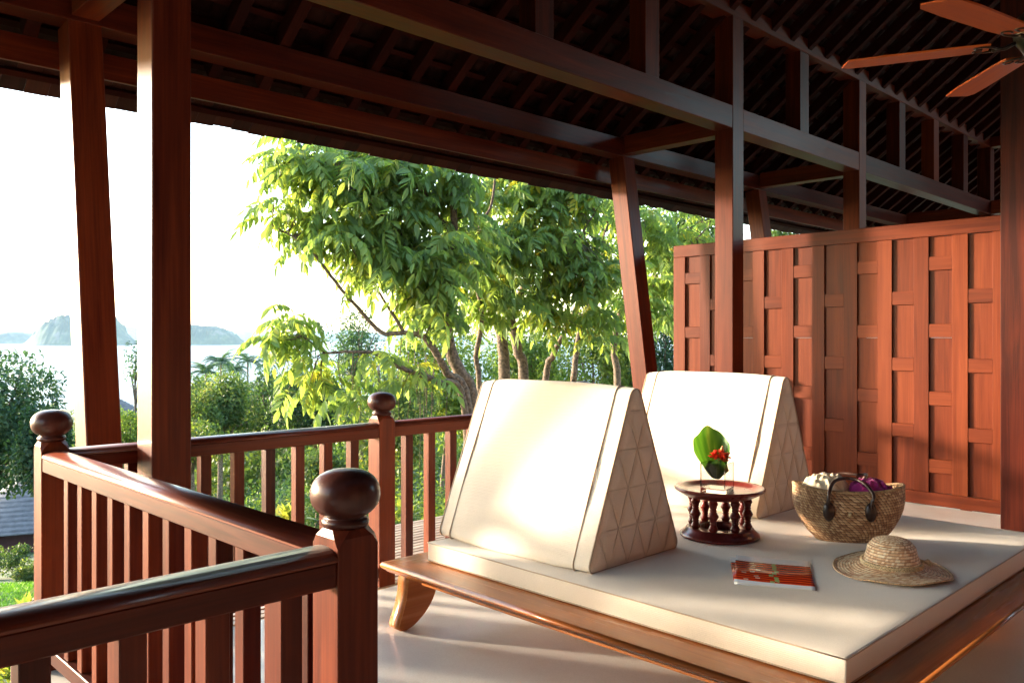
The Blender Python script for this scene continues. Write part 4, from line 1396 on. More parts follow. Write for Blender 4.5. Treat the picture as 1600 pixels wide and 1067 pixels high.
def crown_arrays(center, rad, n, leaf, r, lobes=14, droop=0.35, gap=0.25, flat=1.0, hue=0.0):
    """leafy clumps through an ellipsoid crown"""
    center = np.array(center); rad = np.array(rad)
    c = rnd_dirs(lobes, r) * (r.random((lobes, 1)) ** 0.4) * 0.72
    lr = r.uniform(0.28, 0.52, lobes)
    lt = r.uniform(-0.16, 0.20, lobes)
    which = r.integers(0, lobes, n)
    d = rnd_dirs(n, r)
    shell = r.uniform(0.55, 1.06, n) ** 0.8
    q = c[which] + d * (lr[which] * shell)[:, None]
    P = center + q * rad
    out = unit(d * 0.8 + unit(q) * 0.5 + np.array([0, 0, 0.25]))
    D = unit(rnd_dirs(n, r) * 0.8 + out * 0.7 - np.array([0, 0, droop]))
    N = unit(out + rnd_dirs(n, r) * 0.55 + np.array([0, 0, 0.5]))
    L = leaf * r.uniform(0.65, 1.3, n); W = L * r.uniform(0.38, 0.6, n)
    V, F = leaf_quads(P, D, N, L, W)
    tint = np.clip(0.40 + lt[which] + r.normal(0, 0.13, n) + hue, 0, 1)
    return V, F, np.repeat(tint, 4)

def shrub(name, label, cat, center, rad, n, leaf, mat, group=None, stem=True, seed=0, lobes=14, droop=0.35, hue=0.0, trunk_r=0.05):
    r = np.random.default_rng(seed)
    center = Vector(center)
    g = terrain(center.x, center.y)
    root = empty(name, (center.x, center.y, g), label, cat, group)
    V, F, T = crown_arrays(center - root.location, rad, n, leaf, r, lobes, droop, hue=hue)
    place_child("crown", arr_mesh("crown", V, F, T), mat, root)
    if stem:
        tubes = []
        top = center - root.location
        m = Vector((r.normal(0, .05) * rad[0], r.normal(0, .05) * rad[0], max(0.1, top.z - rad[2] * 0.5)))
        tubes.append(([(0, 0, -0.2), tuple(m * 0.5 + Vector((r.normal(0, .08), r.normal(0, .08), 0))), tuple(m), tuple(top + Vector((0, 0, rad[2] * 0.3)))], [trunk_r * 1.25, trunk_r, trunk_r * 0.8, trunk_r * 0.25]))
        for k in range(6):
            e = top + Vector([float(v) for v in rnd_dirs(1, r)[0] * np.array(rad) * 0.7])
            mm = (m + e) / 2 + Vector((0, 0, 0.05 * rad[2]))
            tubes.append(([tuple(m * r.uniform(0.8, 1.0)), tuple(mm), tuple(e)], [trunk_r * 0.6, trunk_r * 0.4, trunk_r * 0.12]))
        place_child("trunk", tube_me("trunk", tubes, 6), BARK, root)
    return root

def px_shrub(name, label, cat, px, py, d, rx, ry, n, leaf, mat, **kw):
    c = at(px, py, d)
    return shrub(name, label, cat, c, (rx * d / FPX, rx * d / FPX, ry * d / FPX), n, leaf, mat, **kw)

# --- the big trees close to the eave -----------------------------------------
def compound(r, pairs=6, L=0.46, ll=0.15, lw=0.062):
    """one pinnate leaf along +X, drooping; leaflets of six faces"""
    V = []; F = []; T = []
    pts = []
    p = np.array([0., 0, 0]); ang = r.uniform(0.0, 0.35)
    for k in range(pairs + 3):
        pts.append(p.copy())
        p = p + np.array([math.cos(ang), 0, math.sin(ang)]) * L / (pairs + 2)
        ang -= r.uniform(0.12, 0.30)
    rv, rf = tube_arrays([Vector(q) for q in pts], [0.004 * (1 - 0.6 * k / len(pts)) for k in range(len(pts))], 3)
    V += [tuple(v) for v in rv]; F += [tuple(f) for f in rf]; T += [0.75] * len(rv)
    def leaflet(b, d, n, l, w, t):
        d = d / np.linalg.norm(d); s = np.cross(d, n); s /= np.linalg.norm(s); n = np.cross(s, d)
        o = len(V)
        dr = r.uniform(0.05, 0.22)
        prof = [(0.0, 0.0), (0.22, 0.8), (0.5, 1.0), (0.78, 0.62), (1.0, 0.0)]
        for t_, w_ in prof:
            c = b + d * l * t_ - np.array([0, 0, 1]) * l * dr * t_ * t_
            if w_ == 0: V.append(tuple(c)); T.append(t)
            else:
                for sg in (1, 0, -1):
                    V.append(tuple(c + s * sg * w * 0.5 * w_ + n * (abs(sg) * w * 0.14 * w_))); T.append(t + (0.06 if sg == 0 else 0))
        F.extend([(o, o + 1, o + 2, o + 2), (o, o + 2, o + 3, o + 3)])
        for a in (1, 4):
            F.extend([(o + a, o + a + 3, o + a + 4, o + a + 1), (o + a + 1, o + a + 4, o + a + 5, o + a + 2)])
        F.extend([(o + 7, o + 10, o + 8, o + 8), (o + 8, o + 10, o + 9, o + 9)])
    for k in range(2, pairs + 2):
        b = pts[k]; ax = pts[k + 1] - pts[k]; ax /= np.linalg.norm(ax)
        for sg in (1, -1):
            d = ax * r.uniform(0.35, 0.6) + np.array([0, sg, 0]) * 0.9 - np.array([0, 0, r.uniform(0.35, 1.05)])
            leaflet(b, d, np.array([r.normal(0, .15), r.normal(0, .15), 1.0]), ll * r.uniform(0.8, 1.15), lw * r.uniform(0.85, 1.2), 0.42 + r.normal(0, 0.1))
    leaflet(pts[-1], pts[-1] - pts[-2] - np.array([0, 0, 0.02]), np.array([0, 0, 1.]), ll * 1.1, lw * 1.1, 0.5)
    return np.array(V), F, np.array(T)

rc = np.random.default_rng(5)
CMP = [compound(rc, pairs=int(rc.integers(4, 7)), L=rc.uniform(0.44, 0.66), ll=rc.uniform(0.13, 0.20), lw=rc.uniform(0.052, 0.078)) for _ in range(9)]
def mesh_poly(name, V, F, T):
    me = bpy.data.meshes.new(name)
    FF = [tuple(dict.fromkeys(f)) for f in F]
    me.from_pydata([tuple(v) for v in V], [], FF)
    a = me.attributes.new("tint", 'FLOAT', 'POINT'); a.data.foreach_set("value", np.asarray(T, np.float32))
    me.update()
    return me
CMP_ME = []
for V, F, T in CMP:
    m_ = mesh_poly("leaf", V, F, T); m_.materials.append(LEAF_MAIN); CMP_ME.append(m_)

def big_tree(label, base_px, skeleton, lobes, seed, ymin=6.75, n_obj=300):
    """skeleton: list of branches, each a list of (px,py,d,radius m); lobes: (px,py,d,rx,ry,rd m,twigs,hue)"""
    r = np.random.default_rng(seed)
    TS = 1.4
    base_px = (base_px[0], base_px[1], base_px[2] * TS)
    skeleton = [[(a, b, c * TS, q * TS) for a, b, c, q in br] for br in skeleton]
    lobes = [(a, b, c * TS, e, f, h * TS, n_, hu) for a, b, c, e, f, h, n_, hu in lobes]
    b0 = at(*base_px)
    g = terrain(b0.x, b0.y)
    root = empty("tree", (b0.x, b0.y, g), label, "tree")
    loc = root.location
    tubes = []; nodes = []
    for bi, br in enumerate(skeleton):
        P = [at(a, b, c) for a, b, c, _ in br]; rad = [q[3] for q in br]
        if bi == 0 or br[0][1] > 600:       # stems reach the ground
            q = P[0]; P = [Vector((q.x * 0.7 + b0.x * 0.3, q.y * 0.7 + b0.y * 0.3, g - 0.2))] + P; rad = [rad[0] * 1.25] + rad
        S_ = smooth_path([(*p_, rr) for p_, rr in zip(P, rad)], 5)
        # a little crookedness
        pts = []; rr = []
        for s_ in S_:
            pts.append(tuple(np.array(s_[:3]) + r.normal(0, 0.006, 3) - np.array(loc))); rr.append(max(s_[3], 0.004))
        tubes.append((pts, rr))
        for p_ in pts: nodes.append(p_)
    place_child("trunk", tube_me("trunk", tubes, 9), BARK, root)
    nodes = np.array(nodes)
    items = []; twigs = []
    for px, py, d, rx, ry, rd, nt, hue in lobes:
        nt = max(3, int(nt * 0.66)); py -= 16 if py > 420 and px > 640 else (22 if py > 500 else 8)
        c = np.array(at(px, py, d)); ax = np.array([sY, -cY, 0]); dp = np.array([cY, sY, 0]); up = np.array([0, 0, 1.])
        for k in range(nt):
            v = rnd_dirs(1, r)[0] * r.random() ** 0.45
            p_ = c + ax * v[0] * rx * d / FPX + up * v[2] * ry * d / FPX + dp * v[1] * rd
            if p_[1] < ymin + 0.35: p_[1] = ymin + 0.35 + r.random() * 0.5
            q = p_ - np.array(loc)
            dist = np.linalg.norm(nodes - q, axis=1)
            j = int(np.argmin(dist))
            a = nodes[j]
            mid = (a * 0.5 + q * 0.5) + np.array([0, 0, 0.12 * dist[j]]) + r.normal(0, 0.04, 3)
            if dist[j] < 2.3:
                twigs.append(([tuple(a), tuple(mid), tuple(q)], [0.011, 0.008, 0.004]))
            else:
                twigs.append(([tuple(q - np.array([0.1, 0.05, 0.35])), tuple(q)], [0.007, 0.004]))
            az0 = r.random() * 6.28
            nl = int(r.integers(4, 7))
            for m in range(nl):
                az = az0 + m * 2.4 + r.normal(0, 0.3)
                el = r.uniform(-0.5, 0.55)
                x = np.array([math.cos(az) * math.cos(el), math.sin(az) * math.cos(el), math.sin(el)])
                y = unit(np.cross(np.array([0, 0, 1.]), x)); z = np.cross(x, y)
                roll = r.normal(0, 0.35)
                y2 = y * math.cos(roll) + z * math.sin(roll); z2 = np.cross(x, y2)
                sc = r.uniform(0.6, 1.3)
                tipp = q + x * 0.5 * sc
                if tipp[1] + loc.y < ymin: continue
                items.append((q - x * 0.02, np.stack([x, y2, z2], 1) * sc, int(r.integers(0, len(CMP))), hue))
    place_child("twigs", tube_me("twigs", twigs, 4), BARK, root)["kind"] = "stuff"
    items.sort(key=lambda it: float(np.dot(it[0], [cY, sY, 0])))
    for it in items[:n_obj]:
        M4 = np.eye(4); M4[:3, :3] = it[1]; M4[:3, 3] = it[0]
        o = bpy.data.objects.new("leaf", CMP_ME[it[2]]); COL.objects.link(o); o.parent = root; o.matrix_basis = Matrix(M4.tolist())
    VV = []; FF = []; TT_ = []; off = 0
    for it in items[n_obj:]:
        V, F, T = CMP[it[2]]
        VV.append(V @ it[1].T + it[0]); FF += [tuple(dict.fromkeys(i + off for i in f)) for f in F]
        TT_.append(np.clip(T + it[3] + r.normal(0.02, 0.15) + (0.4 if r.random() < 0.05 else 0), 0, 1)); off += len(V)
    if VV:
        me = bpy.data.meshes.new("foliage")
        me.from_pydata(np.concatenate(VV).tolist(), [], FF)
        a = me.attributes.new("tint", 'FLOAT', 'POINT'); a.data.foreach_set("value", np.concatenate(TT_).astype(np.float32))
        me.update()
        place_child("foliage", me, LEAF_MAIN, root)["kind"] = "stuff"
    return root

t1 = big_tree("large spreading tree with drooping compound leaves and several leaning trunks left of the slanted post", (745, 700, 9.6),
    [[(738, 640, 9.6, .085), (719, 583, 9.5, .075), (703, 545, 9.5, .07), (694, 480, 9.4, .06), (704, 430, 9.4, .05), (710, 370, 9.4, .042), (706, 303, 9.3, .035), (695, 250, 9.3, .03), (690, 190, 9.3, .02)],
     [(731, 640, 9.3, .055), (699, 583, 9.1, .045), (678, 546, 9.0, .038), (658, 525, 8.95, .03), (631, 520, 8.9, .026), (597, 520, 8.9, .024), (574, 498, 8.9, .022), (550, 471, 8.8, .02), (530, 448, 8.8, .019), (499, 407, 8.7, .016), (474, 382, 8.7, .013), (450, 366, 8.7, .01), (425, 352, 8.6, .007)],
     [(726, 637, 9.2, .04), (682, 596, 8.9, .032), (648, 583, 8.8, .028), (614, 569, 8.7, .022), (581, 551, 8.7, .018), (545, 550, 8.6, .015), (508, 549, 8.6, .012), (472, 524, 8.5, .008)],
     [(749, 610, 10.2, .034), (744, 559, 10.2, .032), (753, 495, 10.2, .028), (742, 430, 10.2, .022), (748, 360, 10.1, .02), (768, 320, 10.1, .016), (775, 262, 10.0, .014)],
     [(694, 480, 9.4, .04), (672, 430, 9.3, .03), (640, 380, 9.2, .024), (600, 340, 9.1, .018), (560, 300, 9.0, .012), (520, 270, 8.9, .008)],
     [(710, 370, 9.4, .03), (680, 330, 9.3, .02), (655, 280, 9.2, .014), (640, 230, 9.1, .01)],
     [(631, 520, 8.9, .02), (600, 470, 8.8, .015), (570, 420, 8.8, .011), (545, 380, 8.7, .008)]],
    [(455, 250, 8.9, 35, 30, .5, 14, .0), (500, 270, 9.0, 65, 50, .6, 34, .02), (470, 350, 8.8, 45, 45, .5, 16, .06), (560, 290, 9.1, 70, 60, .7, 44, .0), (530, 370, 8.9, 60, 50, .6, 26, .06),
     (590, 380, 9.0, 60, 55, .6, 34, .02), (640, 290, 9.3, 60, 60, .7, 34, .04), (640, 400, 9.1, 60, 60, .6, 36, .0), (660, 480, 9.0, 55, 45, .5, 24, .05), (610, 450, 8.9, 45, 30, .4, 10, .1),
     (710, 420, 9.2, 55, 60, .6, 28, -.02), (690, 330, 9.4, 45, 50, .6, 18, .02), (700, 270, 9.4, 35, 40, .5, 16, .03), (590, 250, 9.2, 50, 35, .5, 18, .0), (740, 400, 9.8, 40, 60, .6, 18, .05), (455, 545, 8.6, 40, 35, .4, 14, .12), (465, 610, 8.7, 36, 40, .5, 9, .18), (530, 625, 8.8, 60, 30, .6, 8, .12), (620, 615, 8.9, 60, 30, .5, 6, .16), (560, 570, 8.7, 40, 14, .3, 3, .14)],
    11)
t2 = big_tree("forked tree with brown trunks and hanging leaf clusters standing behind the first cushion", (795, 690, 11.2),
    [[(788, 600, 11.2, .08), (785, 539, 11.2, .075), (783, 522, 11.2, .072), (770, 492, 11.2, .05), (752, 440, 11.1, .04), (740, 380, 11.0, .03), (735, 310, 10.9, .02)],
     [(783, 522, 11.2, .06), (800, 495, 11.2, .055), (813, 461, 11.2, .05), (834, 417, 11.1, .045), (847, 360, 11.0, .04), (856, 330, 11.0, .032), (872, 290, 10.9, .02)],
     [(818, 601, 11.6, .075), (810, 552, 11.6, .068), (800, 502, 11.6, .062), (793, 470, 11.6, .055), (790, 400, 11.5, .04), (800, 330, 11.4, .03), (815, 270, 11.3, .02)],
     [(852, 601, 12.0, .05), (864, 556, 12.0, .042), (884, 515, 12.0, .034), (905, 470, 11.9, .028), (930, 410, 11.8, .02), (950, 350, 11.7, .012)],
     [(834, 417, 11.1, .03), (870, 400, 11.0, .024), (905, 370, 10.9, .018), (930, 330, 10.9, .01)]],
    [(790, 320, 11.0, 65, 35, .6, 30, .0), (800, 260, 11.0, 50, 30, .6, 18, .0), (740, 370, 10.6, 30, 50, .5, 14, .04), (820, 380, 10.9, 50, 60, .6, 24, .04), (770, 400, 10.7, 55, 55, .6, 34, .02), (760, 470, 10.5, 55, 45, .5, 28, .06), (850, 300, 11.0, 70, 40, .7, 34, .02), (860, 370, 10.9, 65, 55, .7, 40, -.02),
     (900, 440, 11.0, 65, 60, .7, 40, .02), (930, 500, 11.2, 50, 60, .6, 26, .04), (830, 450, 10.9, 45, 40, .5, 16, .0), (920, 310, 11.2, 60, 45, .7, 30, .0), (870, 520, 11.3, 40, 30, .5, 12, .06), (950, 400, 11.5, 50, 60, .6, 24, .0)],
    12)
t3 = big_tree("leafy tree rising behind the slanted post and the screen's free end", (985, 700, 13.2),
    [[(965, 606, 13.2, .06), (959, 539, 13.2, .05), (975, 470, 13.2, .045), (1000, 400, 13.2, .035), (1010, 330, 13.2, .02)],
     [(896, 596, 13.0, .05), (901, 546, 13.0, .045), (915, 490, 13.0, .04), (950, 430, 13.0, .03), (990, 360, 13.1, .02)],
     [(975, 470, 13.2, .03), (1030, 440, 13.3, .025), (1075, 390, 13.4, .018), (1110, 350, 13.5, .01)]],
    [(1000, 350, 13.2, 55, 45, .8, 34, -.02), (1030, 420, 13.3, 50, 55, .8, 34, -.04), (1020, 500, 13.4, 45, 50, .7, 26, -.02), (1085, 350, 13.6, 50, 35, .8, 26, -.02), (1080, 420, 13.7, 40, 50, .7, 22, -.04), (960, 340, 13.0, 50, 40, .7, 24, 0), (985, 470, 13.2, 40, 50, .6, 18, .02)],
    13)
# hanging aerial roots on the first tree
rr_ = np.random.default_rng(3)
ar = []
for k in range(26):
    px = rr_.uniform(560, 700); y0 = 525 + rr_.uniform(0, 60); d = rr_.uniform(12.4, 13.2)
    a = at(px, y0, d) - t1.location; b_ = at(px + rr_.normal(0, 5), y0 + rr_.uniform(60, 190), d) - t1.location
    mm = (a + b_) / 2 + Vector((rr_.normal(0, .02), rr_.normal(0, .02), 0))
    ar.append(([tuple(a), tuple(mm), tuple(b_)], [0.006, 0.005, 0.003]))
place_child("aerial_roots", tube_me("aerial_roots", ar, 4), BARKD, t1)["kind"] = "stuff"

# --- garden trees and shrubs ------------------------------------------------
SH = "trees in the garden beyond the terrace"
px_shrub("garden_tree", "blue-green leafy tree at the far left edge above the neighbouring roof", "tree", -25, 648, 17, 115, 145, 12000, .115, LEAF_C, seed=21, lobes=22, trunk_r=.09)
px_shrub("garden_tree", "slender blue-green tree just left of the corner newel post", "tree", 68, 705, 16, 42, 78, 5000, .105, LEAF_C, seed=22, lobes=16, trunk_r=.05)
px_shrub("garden_tree", "light green bushy tree between the leaning post and the near post", "tree", 203, 675, 20, 42, 50, 4200, .075, LEAF_B, seed=23, lobes=14, trunk_r=.05)
px_shrub("sapling", "wispy sapling standing against the sea left of the near post", "tree", 212, 565, 22, 24, 48, 420, .09, LEAF_C, seed=24, lobes=9, trunk_r=.03)
px_shrub("garden_tree", "rounded yellow-green tree just right of the near post", "tree", 340, 648, 34, 68, 68, 8500, .17, LEAF_A, seed=25, lobes=22, hue=.12, trunk_r=.12)
px_shrub("garden_tree", "dark green tree below the palms", "tree", 415, 640, 42, 66, 66, 8000, .2, LEAF_A, seed=26, lobes=18, hue=-.08, trunk_r=.14)
px_shrub("garden_tree", "low bushy tree close behind the near post", "tree", 300, 690, 27, 46, 42, 4000, .12, LEAF_A, seed=27, hue=.04, trunk_r=.09)
px_shrub("garden_tree", "mid green tree showing between the near post and the yellow-green tree", "tree", 303, 640, 52, 55, 62, 7000, .25, LEAF_A, seed=61, lobes=20, hue=.06, trunk_r=.14)
px_shrub("garden_tree", "broad sunlit tree right under the palm crowns", "tree", 375, 645, 58, 70, 52, 8000, .26, LEAF_A, seed=62, lobes=22, hue=.08, trunk_r=.14)
px_shrub("garden_tree", "broad dull green tree behind the low yellow-green branch tips", "tree", 455, 632, 62, 72, 56, 8000, .28, LEAF_A, seed=63, lobes=22, hue=-.02, trunk_r=.14)
px_shrub("garden_tree", "dark bushy tree behind the low yellow-green branch", "tree", 495, 645, 36, 75, 70, 8000, .18, LEAF_A, seed=28, lobes=18, hue=-.06, trunk_r=.12)
px_shrub("garden_tree", "feathery tree with sky showing through it left of the trunks", "tree", 560, 545, 30, 60, 80, 3600, .13, LEAF_C, seed=29, lobes=16, hue=.05, trunk_r=.07)
px_shrub("garden_tree", "tangled bushy tree behind the hanging aerial roots", "tree", 610, 655, 23, 100, 80, 9000, .12, LEAF_A, seed=30, lobes=22, hue=.03, trunk_r=.09)
px_shrub("garden_tree", "pale green feathery tree between the leaning trunks", "tree", 700, 595, 27, 95, 105, 9500, .15, LEAF_B, seed=31, lobes=20, trunk_r=.07)
px_shrub("garden_tree", "pale green feathery tree behind the forked trunk", "tree", 830, 585, 30, 95, 115, 10000, .16, LEAF_B, seed=32, lobes=20, hue=-.04, trunk_r=.07)
px_shrub("garden_tree", "bushy bright green tree left of the slanted post foot", "tree", 925, 575, 28, 85, 110, 9000, .15, LEAF_B, seed=33, lobes=18, trunk_r=.07)
px_shrub("garden_tree", "dense dark green tree between slanted post and screen", "tree", 1040, 545, 28, 75, 125, 9500, .14, LEAF_C, seed=34, lobes=22, trunk_r=.09)
px_shrub("garden_tree", "tall leafy tree behind the free end of the screen", "tree", 1080, 405, 27, 75, 105, 8500, .14, LEAF_A, seed=35, lobes=20, hue=-.02, trunk_r=.10)
px_shrub("garden_tree", "tree crown showing above the screen under the eave", "tree", 1228, 372, 22, 55, 40, 3600, .10, LEAF_A, seed=36, lobes=14, hue=.04, trunk_r=.10)
px_shrub("garden_tree", "small sunlit tree seen through the balusters by the corner", "tree", 500, 735, 17, 55, 45, 4200, .08, LEAF_A, seed=37, lobes=14, hue=.10, trunk_r=.06)

# undergrowth: alike shrubs on the slope
UL = "leafy green shrub among the undergrowth on the slope below the balustrade"
ru = np.random.default_rng(77)
cnt = 0
while cnt < 64:
    px = ru.uniform(120, 1120); d = ru.uniform(10.5, 30)
    if px < 230 and d < 15: continue
    p_ = at(px, 529, d)
    if p_.y < 7.2: continue
    g = terrain(p_.x, p_.y)
    rr0 = ru.uniform(0.7, 1.25) * (0.8 + d / 40)
    h = rr0 * ru.uniform(0.7, 1.1)
    shrub("shrub", UL, "shrub", (p_.x, p_.y, g + h * 0.75), (rr0, rr0, h), int(2200), 0.055 + d * 0.0022, [LEAF_A, LEAF_A, LEAF_C, LEAF_B][cnt % 4], group="undergrowth shrubs on the slope", seed=200 + cnt, stem=False, lobes=11, hue=float(ru.uniform(-.1, .14)))
    cnt += 1
for k, (px, py, d, rx, ry) in enumerate([(20, 872, 19, 34, 26), (48, 895, 17, 26, 20), (-20, 880, 18, 40, 30), (95, 880, 18, 40, 34)]):
    px_shrub("shrub", "clipped green shrub on the bank above the lawn at far left", "shrub", px, py, d, rx, ry, 1800, .06, LEAF_A, group="shrubs on the bank above the lawn", seed=300 + k, stem=False, hue=.06)
# variegated yellow plants close below the rails
def blade_plant(label, px, py, d, n, L, seed, hue):
    r = np.random.default_rng(seed)
    c = at(px, py, d); g = terrain(c.x, c.y)
    root = empty("garden_plant", (c.x, c.y, g), label, "plant")
    top = c.z - g
    az = r.random(n) * 6.28; el = r.uniform(0.1, 1.2, n)
    D = np.stack([np.cos(az) * np.cos(el), np.sin(az) * np.cos(el), np.sin(el)], 1)
    N = np.stack([-np.cos(az) * np.sin(el), -np.sin(az) * np.sin(el), np.cos(el)], 1)
    P = np.array([0, 0, top - L * 0.4]) + D * 0.02 + r.normal(0, L * 0.25, (n, 3)) * np.array([1, 1, .6])
    V, F = leaf_quads(P, D, N, L * r.uniform(.6, 1.1, n), L * r.uniform(.16, .26, n))
    place_child("crown", arr_mesh("crown", V, F, np.repeat(np.clip(r.normal(hue, .15, n), 0, 1), 4)), LEAF_B, root)
    place_child("stem", tube_me("stem", [([(0, 0, -.1), (0.02, 0, top * .5), (0, 0.01, top)], [.02, .016, .01])] + [([(0, 0, top * .6), tuple(np.array([0, 0, top * .8]) + r.normal(0, L * .2, 3))], [.01, .006]) for _ in range(5)], 5), BARK, root)
blade_plant("yellow variegated plant with strappy leaves in front of the lawn", 46, 945, 9.5, 70, .2, 41, .85)
blade_plant("yellow-green plant low below the near railing at the corner of the view", 20, 1045, 8.0, 90, .2, 42, .75)
blade_plant("variegated plant showing beside the big finial", 452, 800, 12.5, 60, .28, 43, .8)
blade_plant("yellow-green plant showing between the balusters under the first cushion", 628, 795, 11.0, 60, .26, 44, .85)

# lawn patch with grass blades
def build_lawn():
    r = np.random.default_rng(9)
    pts = [at(px, 529, d) for px, d in ((-160, 10.5), (62, 10.5), (75, 13.2), (60, 15.0), (0, 16.2), (-160, 16.5))]
    bm = bmesh.new()
    vs = [bm.verts.new((p_.x, p_.y, 0)) for p_ in pts]
    bm.faces.new(vs)
    bmesh.ops.triangulate(bm, faces=bm.faces)
    bmesh.ops.subdivide_edges(bm, edges=bm.edges[:], cuts=8, use_grid_fill=True)
    for v in bm.verts: v.co.z = terrain(v.co.x, v.co.y) + 0.03
    turf = plain("lawn_turf", (0.055, 0.15, 0.02), rough=0.9, noise=0.35, nscale=5, bump=0.2)
    o = link("lawn", bm_mesh(bm, "lawn"), turf)
    tag(o, "bright green lawn patch below the near railing", kind='structure')
    n = 16000
    px = r.uniform(-140, 70, n); d = r.uniform(10.6, 16, n)
    P = np.array([list(at(a, 529, b)) for a, b in zip(px, d)])
    P[:, 2] = [terrain(a, b) + 0.02 for a, b in P[:, :2]]
    D = unit(r.normal(0, .45, (n, 3)) + np.array([0, 0, 1])); N = rnd_dirs(n, r)
    V, F = leaf_quads(P, D, N, r.uniform(.04, .09, n), np.full(n, .012))
    gm = leaf_mat("grass_blade", ((0.03, 0.10, 0.012), (0.055, 0.16, 0.02), (0.09, 0.21, 0.03), (0.16, 0.24, 0.04)), trans=.3)
    o = link("grass", arr_mesh("grass", V, F, np.repeat(np.clip(r.normal(.45, .18, n), 0, 1), 4)), gm)
    tag(o, "short lawn grass", kind='stuff')
build_lawn()

# palms on the shore
def frond(r, L=3.2):
    V = []; F = []; T = []
    pts = []
    p_ = np.array([0., 0, 0]); a = r.uniform(0.35, 1.1)
    for k in range(10):
        pts.append(p_.copy()); p_ = p_ + np.array([math.cos(a), 0, math.sin(a)]) * L / 9; a -= r.uniform(.14, .28)
    rv, rf = tube_arrays([Vector(q) for q in pts], [0.04 * (1 - .08 * k) for k in range(10)], 3)
    V += [tuple(v) for v in rv]; F += [tuple(f) for f in rf]; T += [.6] * len(rv)
    for k in range(1, 10):
        for f_ in (0, .5):
            if k == 9 and f_: continue
            b_ = pts[k] + ((pts[k + 1] - pts[k]) * f_ if f_ else 0)
            ax = unit(pts[k] - pts[k - 1])
            l = L * .26 * math.sin(min(1, (k + .6) / 9) * 2.6 + .3)
            for sg in (1, -1):
                d = unit(ax * .7 + np.array([0, sg, 0]) - np.array([0, 0, .5]))
                s_ = ax * 0.07
                o = len(V)
                V += [tuple(b_ - s_), tuple(b_ + s_), tuple(b_ + d * l)]
                F.append((o, o + 1, o + 2)); T += [.45] * 3
    return V, F, T
rp_ = np.random.default_rng(8)
FRD = []
for _ in range(4):
    V, F, T = frond(rp_); m_ = mesh_poly("frond", V, F, T); m_.materials.append(LEAF_C); FRD.append(m_)
PALMS = [(345, 575, 66, "tallest coconut palm of the clump by the shore, ragged crown"), (387, 573, 74, "coconut palm right of the ragged-crowned palm"), (418, 578, 82, "rightmost coconut palm of the clump above the dark tree"),
         (322, 592, 60, "low coconut palm just right of the near post"), (365, 588, 70, "short coconut palm in the middle of the clump")]
for k, (px, py, d, lab) in enumerate(PALMS):
    d *= 1.7; py -= 8
    c = at(px, py, d); g = terrain(c.x, c.y)
    root = empty("palm_tree", (c.x, c.y, g), lab, "palm tree", "coconut palms by the shore")
    h = c.z - g
    place_child("trunk", tube_me("trunk", [([(0, 0, -.3), (.3, .1, h * .4), (.1, .2, h * .75), (0, 0, h)], [.22, .16, .13, .12])], 7), BARK, root)
    for q in range(26):
        o = bpy.data.objects.new("frond", FRD[q % 4]); COL.objects.link(o); o.parent = root
        o.matrix_basis = Matrix.Translation((0, 0, h)) @ Matrix.Rotation(q * 2.4 + rp_.normal(0, .2), 4, 'Z') @ Matrix.Rotation(rp_.uniform(-.9, .55), 4, 'Y') @ Matrix.Scale(rp_.uniform(.8, 1.1), 4)

# woods down to the shore
def build_woods():
    r = np.random.default_rng(55)
    VV = []; FF = []; TT_ = []; off = 0
    n = 0
    while n < 420:
        px = r.uniform(-350, 1350) if n % 3 else r.uniform(290, 640); d = 40 * (380 / 40) ** r.random()
        c = at(px, 529, d)
        if -60 < px < 130 and d < 52: continue
        g = terrain(c.x, c.y)
        if g < -29.5: continue
        R_ = r.uniform(2.2, 4.0)
        # keep the view to the sea open between the posts, as in the photograph
        top = g + R_ * 2.0
        py_top = 529.3 - (top - CAM_H) / d * FPX
        if px < 300 and py_top < 625: continue
        if px < 640 and py_top < 572: continue
        V, F, T = crown_arrays((c.x, c.y, g + R_ * 1.0), (R_, R_, R_ * .95), 420, .30 + d * .0012, r, 9, hue=float(r.uniform(-.12, .1)))
        VV.append(V); FF.append(F + off); TT_.append(T); off += len(V); n += 1
    o = link("woods", arr_mesh("woods", np.concatenate(VV), np.concatenate(FF), np.concatenate(TT_)), LEAF_A)
    tag(o, "tropical woods falling away to the shore", kind='stuff')
build_woods()

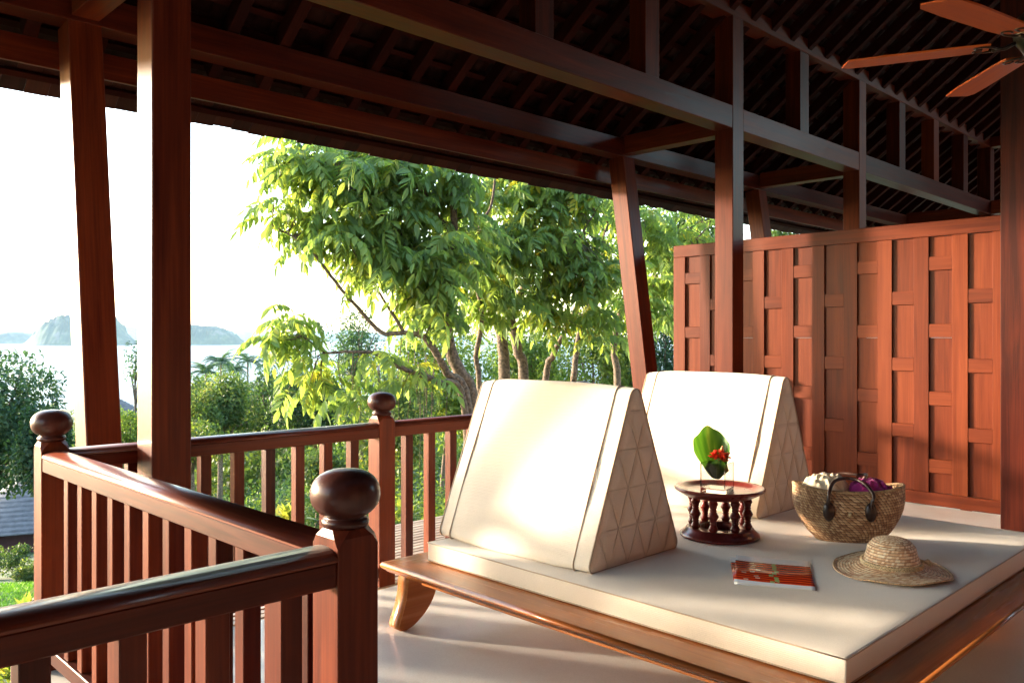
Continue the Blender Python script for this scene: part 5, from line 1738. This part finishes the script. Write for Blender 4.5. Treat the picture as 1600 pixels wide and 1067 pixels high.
# ------------------------------------------------------------------ neighbouring villas
ROOFT = plain("grey_roof_tile", (0.09, 0.085, 0.09), rough=0.6, noise=0.3, nscale=6)
MAROON = plain("maroon_boards", (0.10, 0.03, 0.035), rough=0.6, noise=0.2, nscale=4)
def villa(label, px, py_eave, d, L, W, hwall, hroof, rz):
    c = at(px, py_eave, d); g = terrain(c.x, c.y) - 0.3
    root = empty("villa", (c.x, c.y, g), label, "villa"); root.rotation_euler = (0, 0, rz)
    he = c.z - g
    w = place_child("wall", box_me(L, W, he + .15, 0), MAROON, root, Matrix.Translation((0, 0, (he + .15) / 2)))
    # hipped roof in stepped tile courses
    V = []; F = []
    n = 12; ov = 0.7
    for k in range(n):
        for q in (0, 1):
            t = (k + q) / n; zz = he + hroof * t + (0.05 if q == 0 else 0.0)
            hx = (L / 2 + ov) * (1 - t) + (L / 2 - W / 2) * t * 0.9; hy = (W / 2 + ov) * (1 - t) + .05 * t
            V += [(-hx, -hy, zz), (hx, -hy, zz), (hx, hy, zz), (-hx, hy, zz)]
    for k in range(2 * n - 1):
        for i in range(4):
            j = (i + 1) % 4; F.append((k * 4 + i, k * 4 + j, (k + 1) * 4 + j, (k + 1) * 4 + i))
    F.append((3, 2, 1, 0)); m = (2 * n - 1) * 4; F.append((m, m + 1, m + 2, m + 3))
    place_child("roof", arr_mesh("roof", V, F), ROOFT, root)
    GL = plain("window_glass", (0.05, 0.05, 0.06), rough=0.08)
    for s_ in (-1, 1):
        for fx in (-.28, .12, .36):
            fr = place_child("window", box_me(L * .17, .08, he * .55, .01), plain("window_frame", (.06, .025, .02), rough=.5), root, Matrix.Translation((L * fx, s_ * (W / 2 + .02), he * .52)))
            place_child("pane", box_me(L * .15, .02, he * .49, .0), GL, fr, Matrix.Translation((0, s_ * .045, 0)))
    place_child("terrace_step", box_me(L * .9, 1.6, .35, .02), plain("step_stone", (.35, .32, .29), rough=.8, noise=.2), root, Matrix.Translation((0, -W / 2 - .8, max(.2, he - 1.9))))
    return root
villa("neighbouring villa with grey tiled roof and maroon walls low at far left", 62, 810, 31, 5.5, 4.5, 2.2, 1.5, R(-22))
villa("distant villa roof peeping out right of the leaning post", 174, 650, 62, 2.8, 2.5, 2.4, 1.5, R(10))

# unseen walls added behind the camera to keep sky light off the pavilion
PLW = plain("light_block_boards", (0.12, 0.055, 0.035), rough=0.9, noise=0.15, nscale=3)  # kept dark so the added walls bounce little light
for lab, a in (("unseen dark wall added behind the terrace to keep sky light out", (-3.4, 15.5, -4.3, -4.1, 0.0, 5.5, 'X')), ("unseen low wall added at the far back, open above to let light in", (15.51, 22.0, -4.3, -4.1, 0.0, 2.6, 'X')), ("unseen short side wall added beside the near railing to keep sky light out", (-3.45, -3.25, -4.09, 1.6, 0.0, 5.0, 'Y')),
               ("unseen end wall added beyond the screen to keep sky light out", (21.8, 22.0, -4.09, 3.9, 0.0, 4.4, 'Y'))):
    hw_ = bx("light_block_wall", *a[:6], PLW, None, a[6], bev=0)
    hw_.data = hw_.data.copy()
    tag(hw_, lab, "wall")
for gx in (RX0 + 0.02, RX1 - 0.06):  # unseen gable ends added to cut sky light under the roof
    bm = bmesh.new()
    P = [(-4.0, zr - M_S * 3.4), (-4.0, 4.3), (4.2, 4.3), (4.2, zs(4.2)), (Y_RIDGE, zr)]
    a = [bm.verts.new((gx, y, z)) for y, z in P]; b = [bm.verts.new((gx + 0.04, y, z)) for y, z in P]
    bm.faces.new(a); bm.faces.new(list(reversed(b)))
    for i_ in range(5):
        j_ = (i_ + 1) % 5; bm.faces.new((a[i_], b[i_], b[j_], a[j_]))
    bmesh.ops.recalc_face_normals(bm, faces=bm.faces)
    link("light_block_gable", bm_mesh(bm, "light_block_gable"), WOODR, PAV)
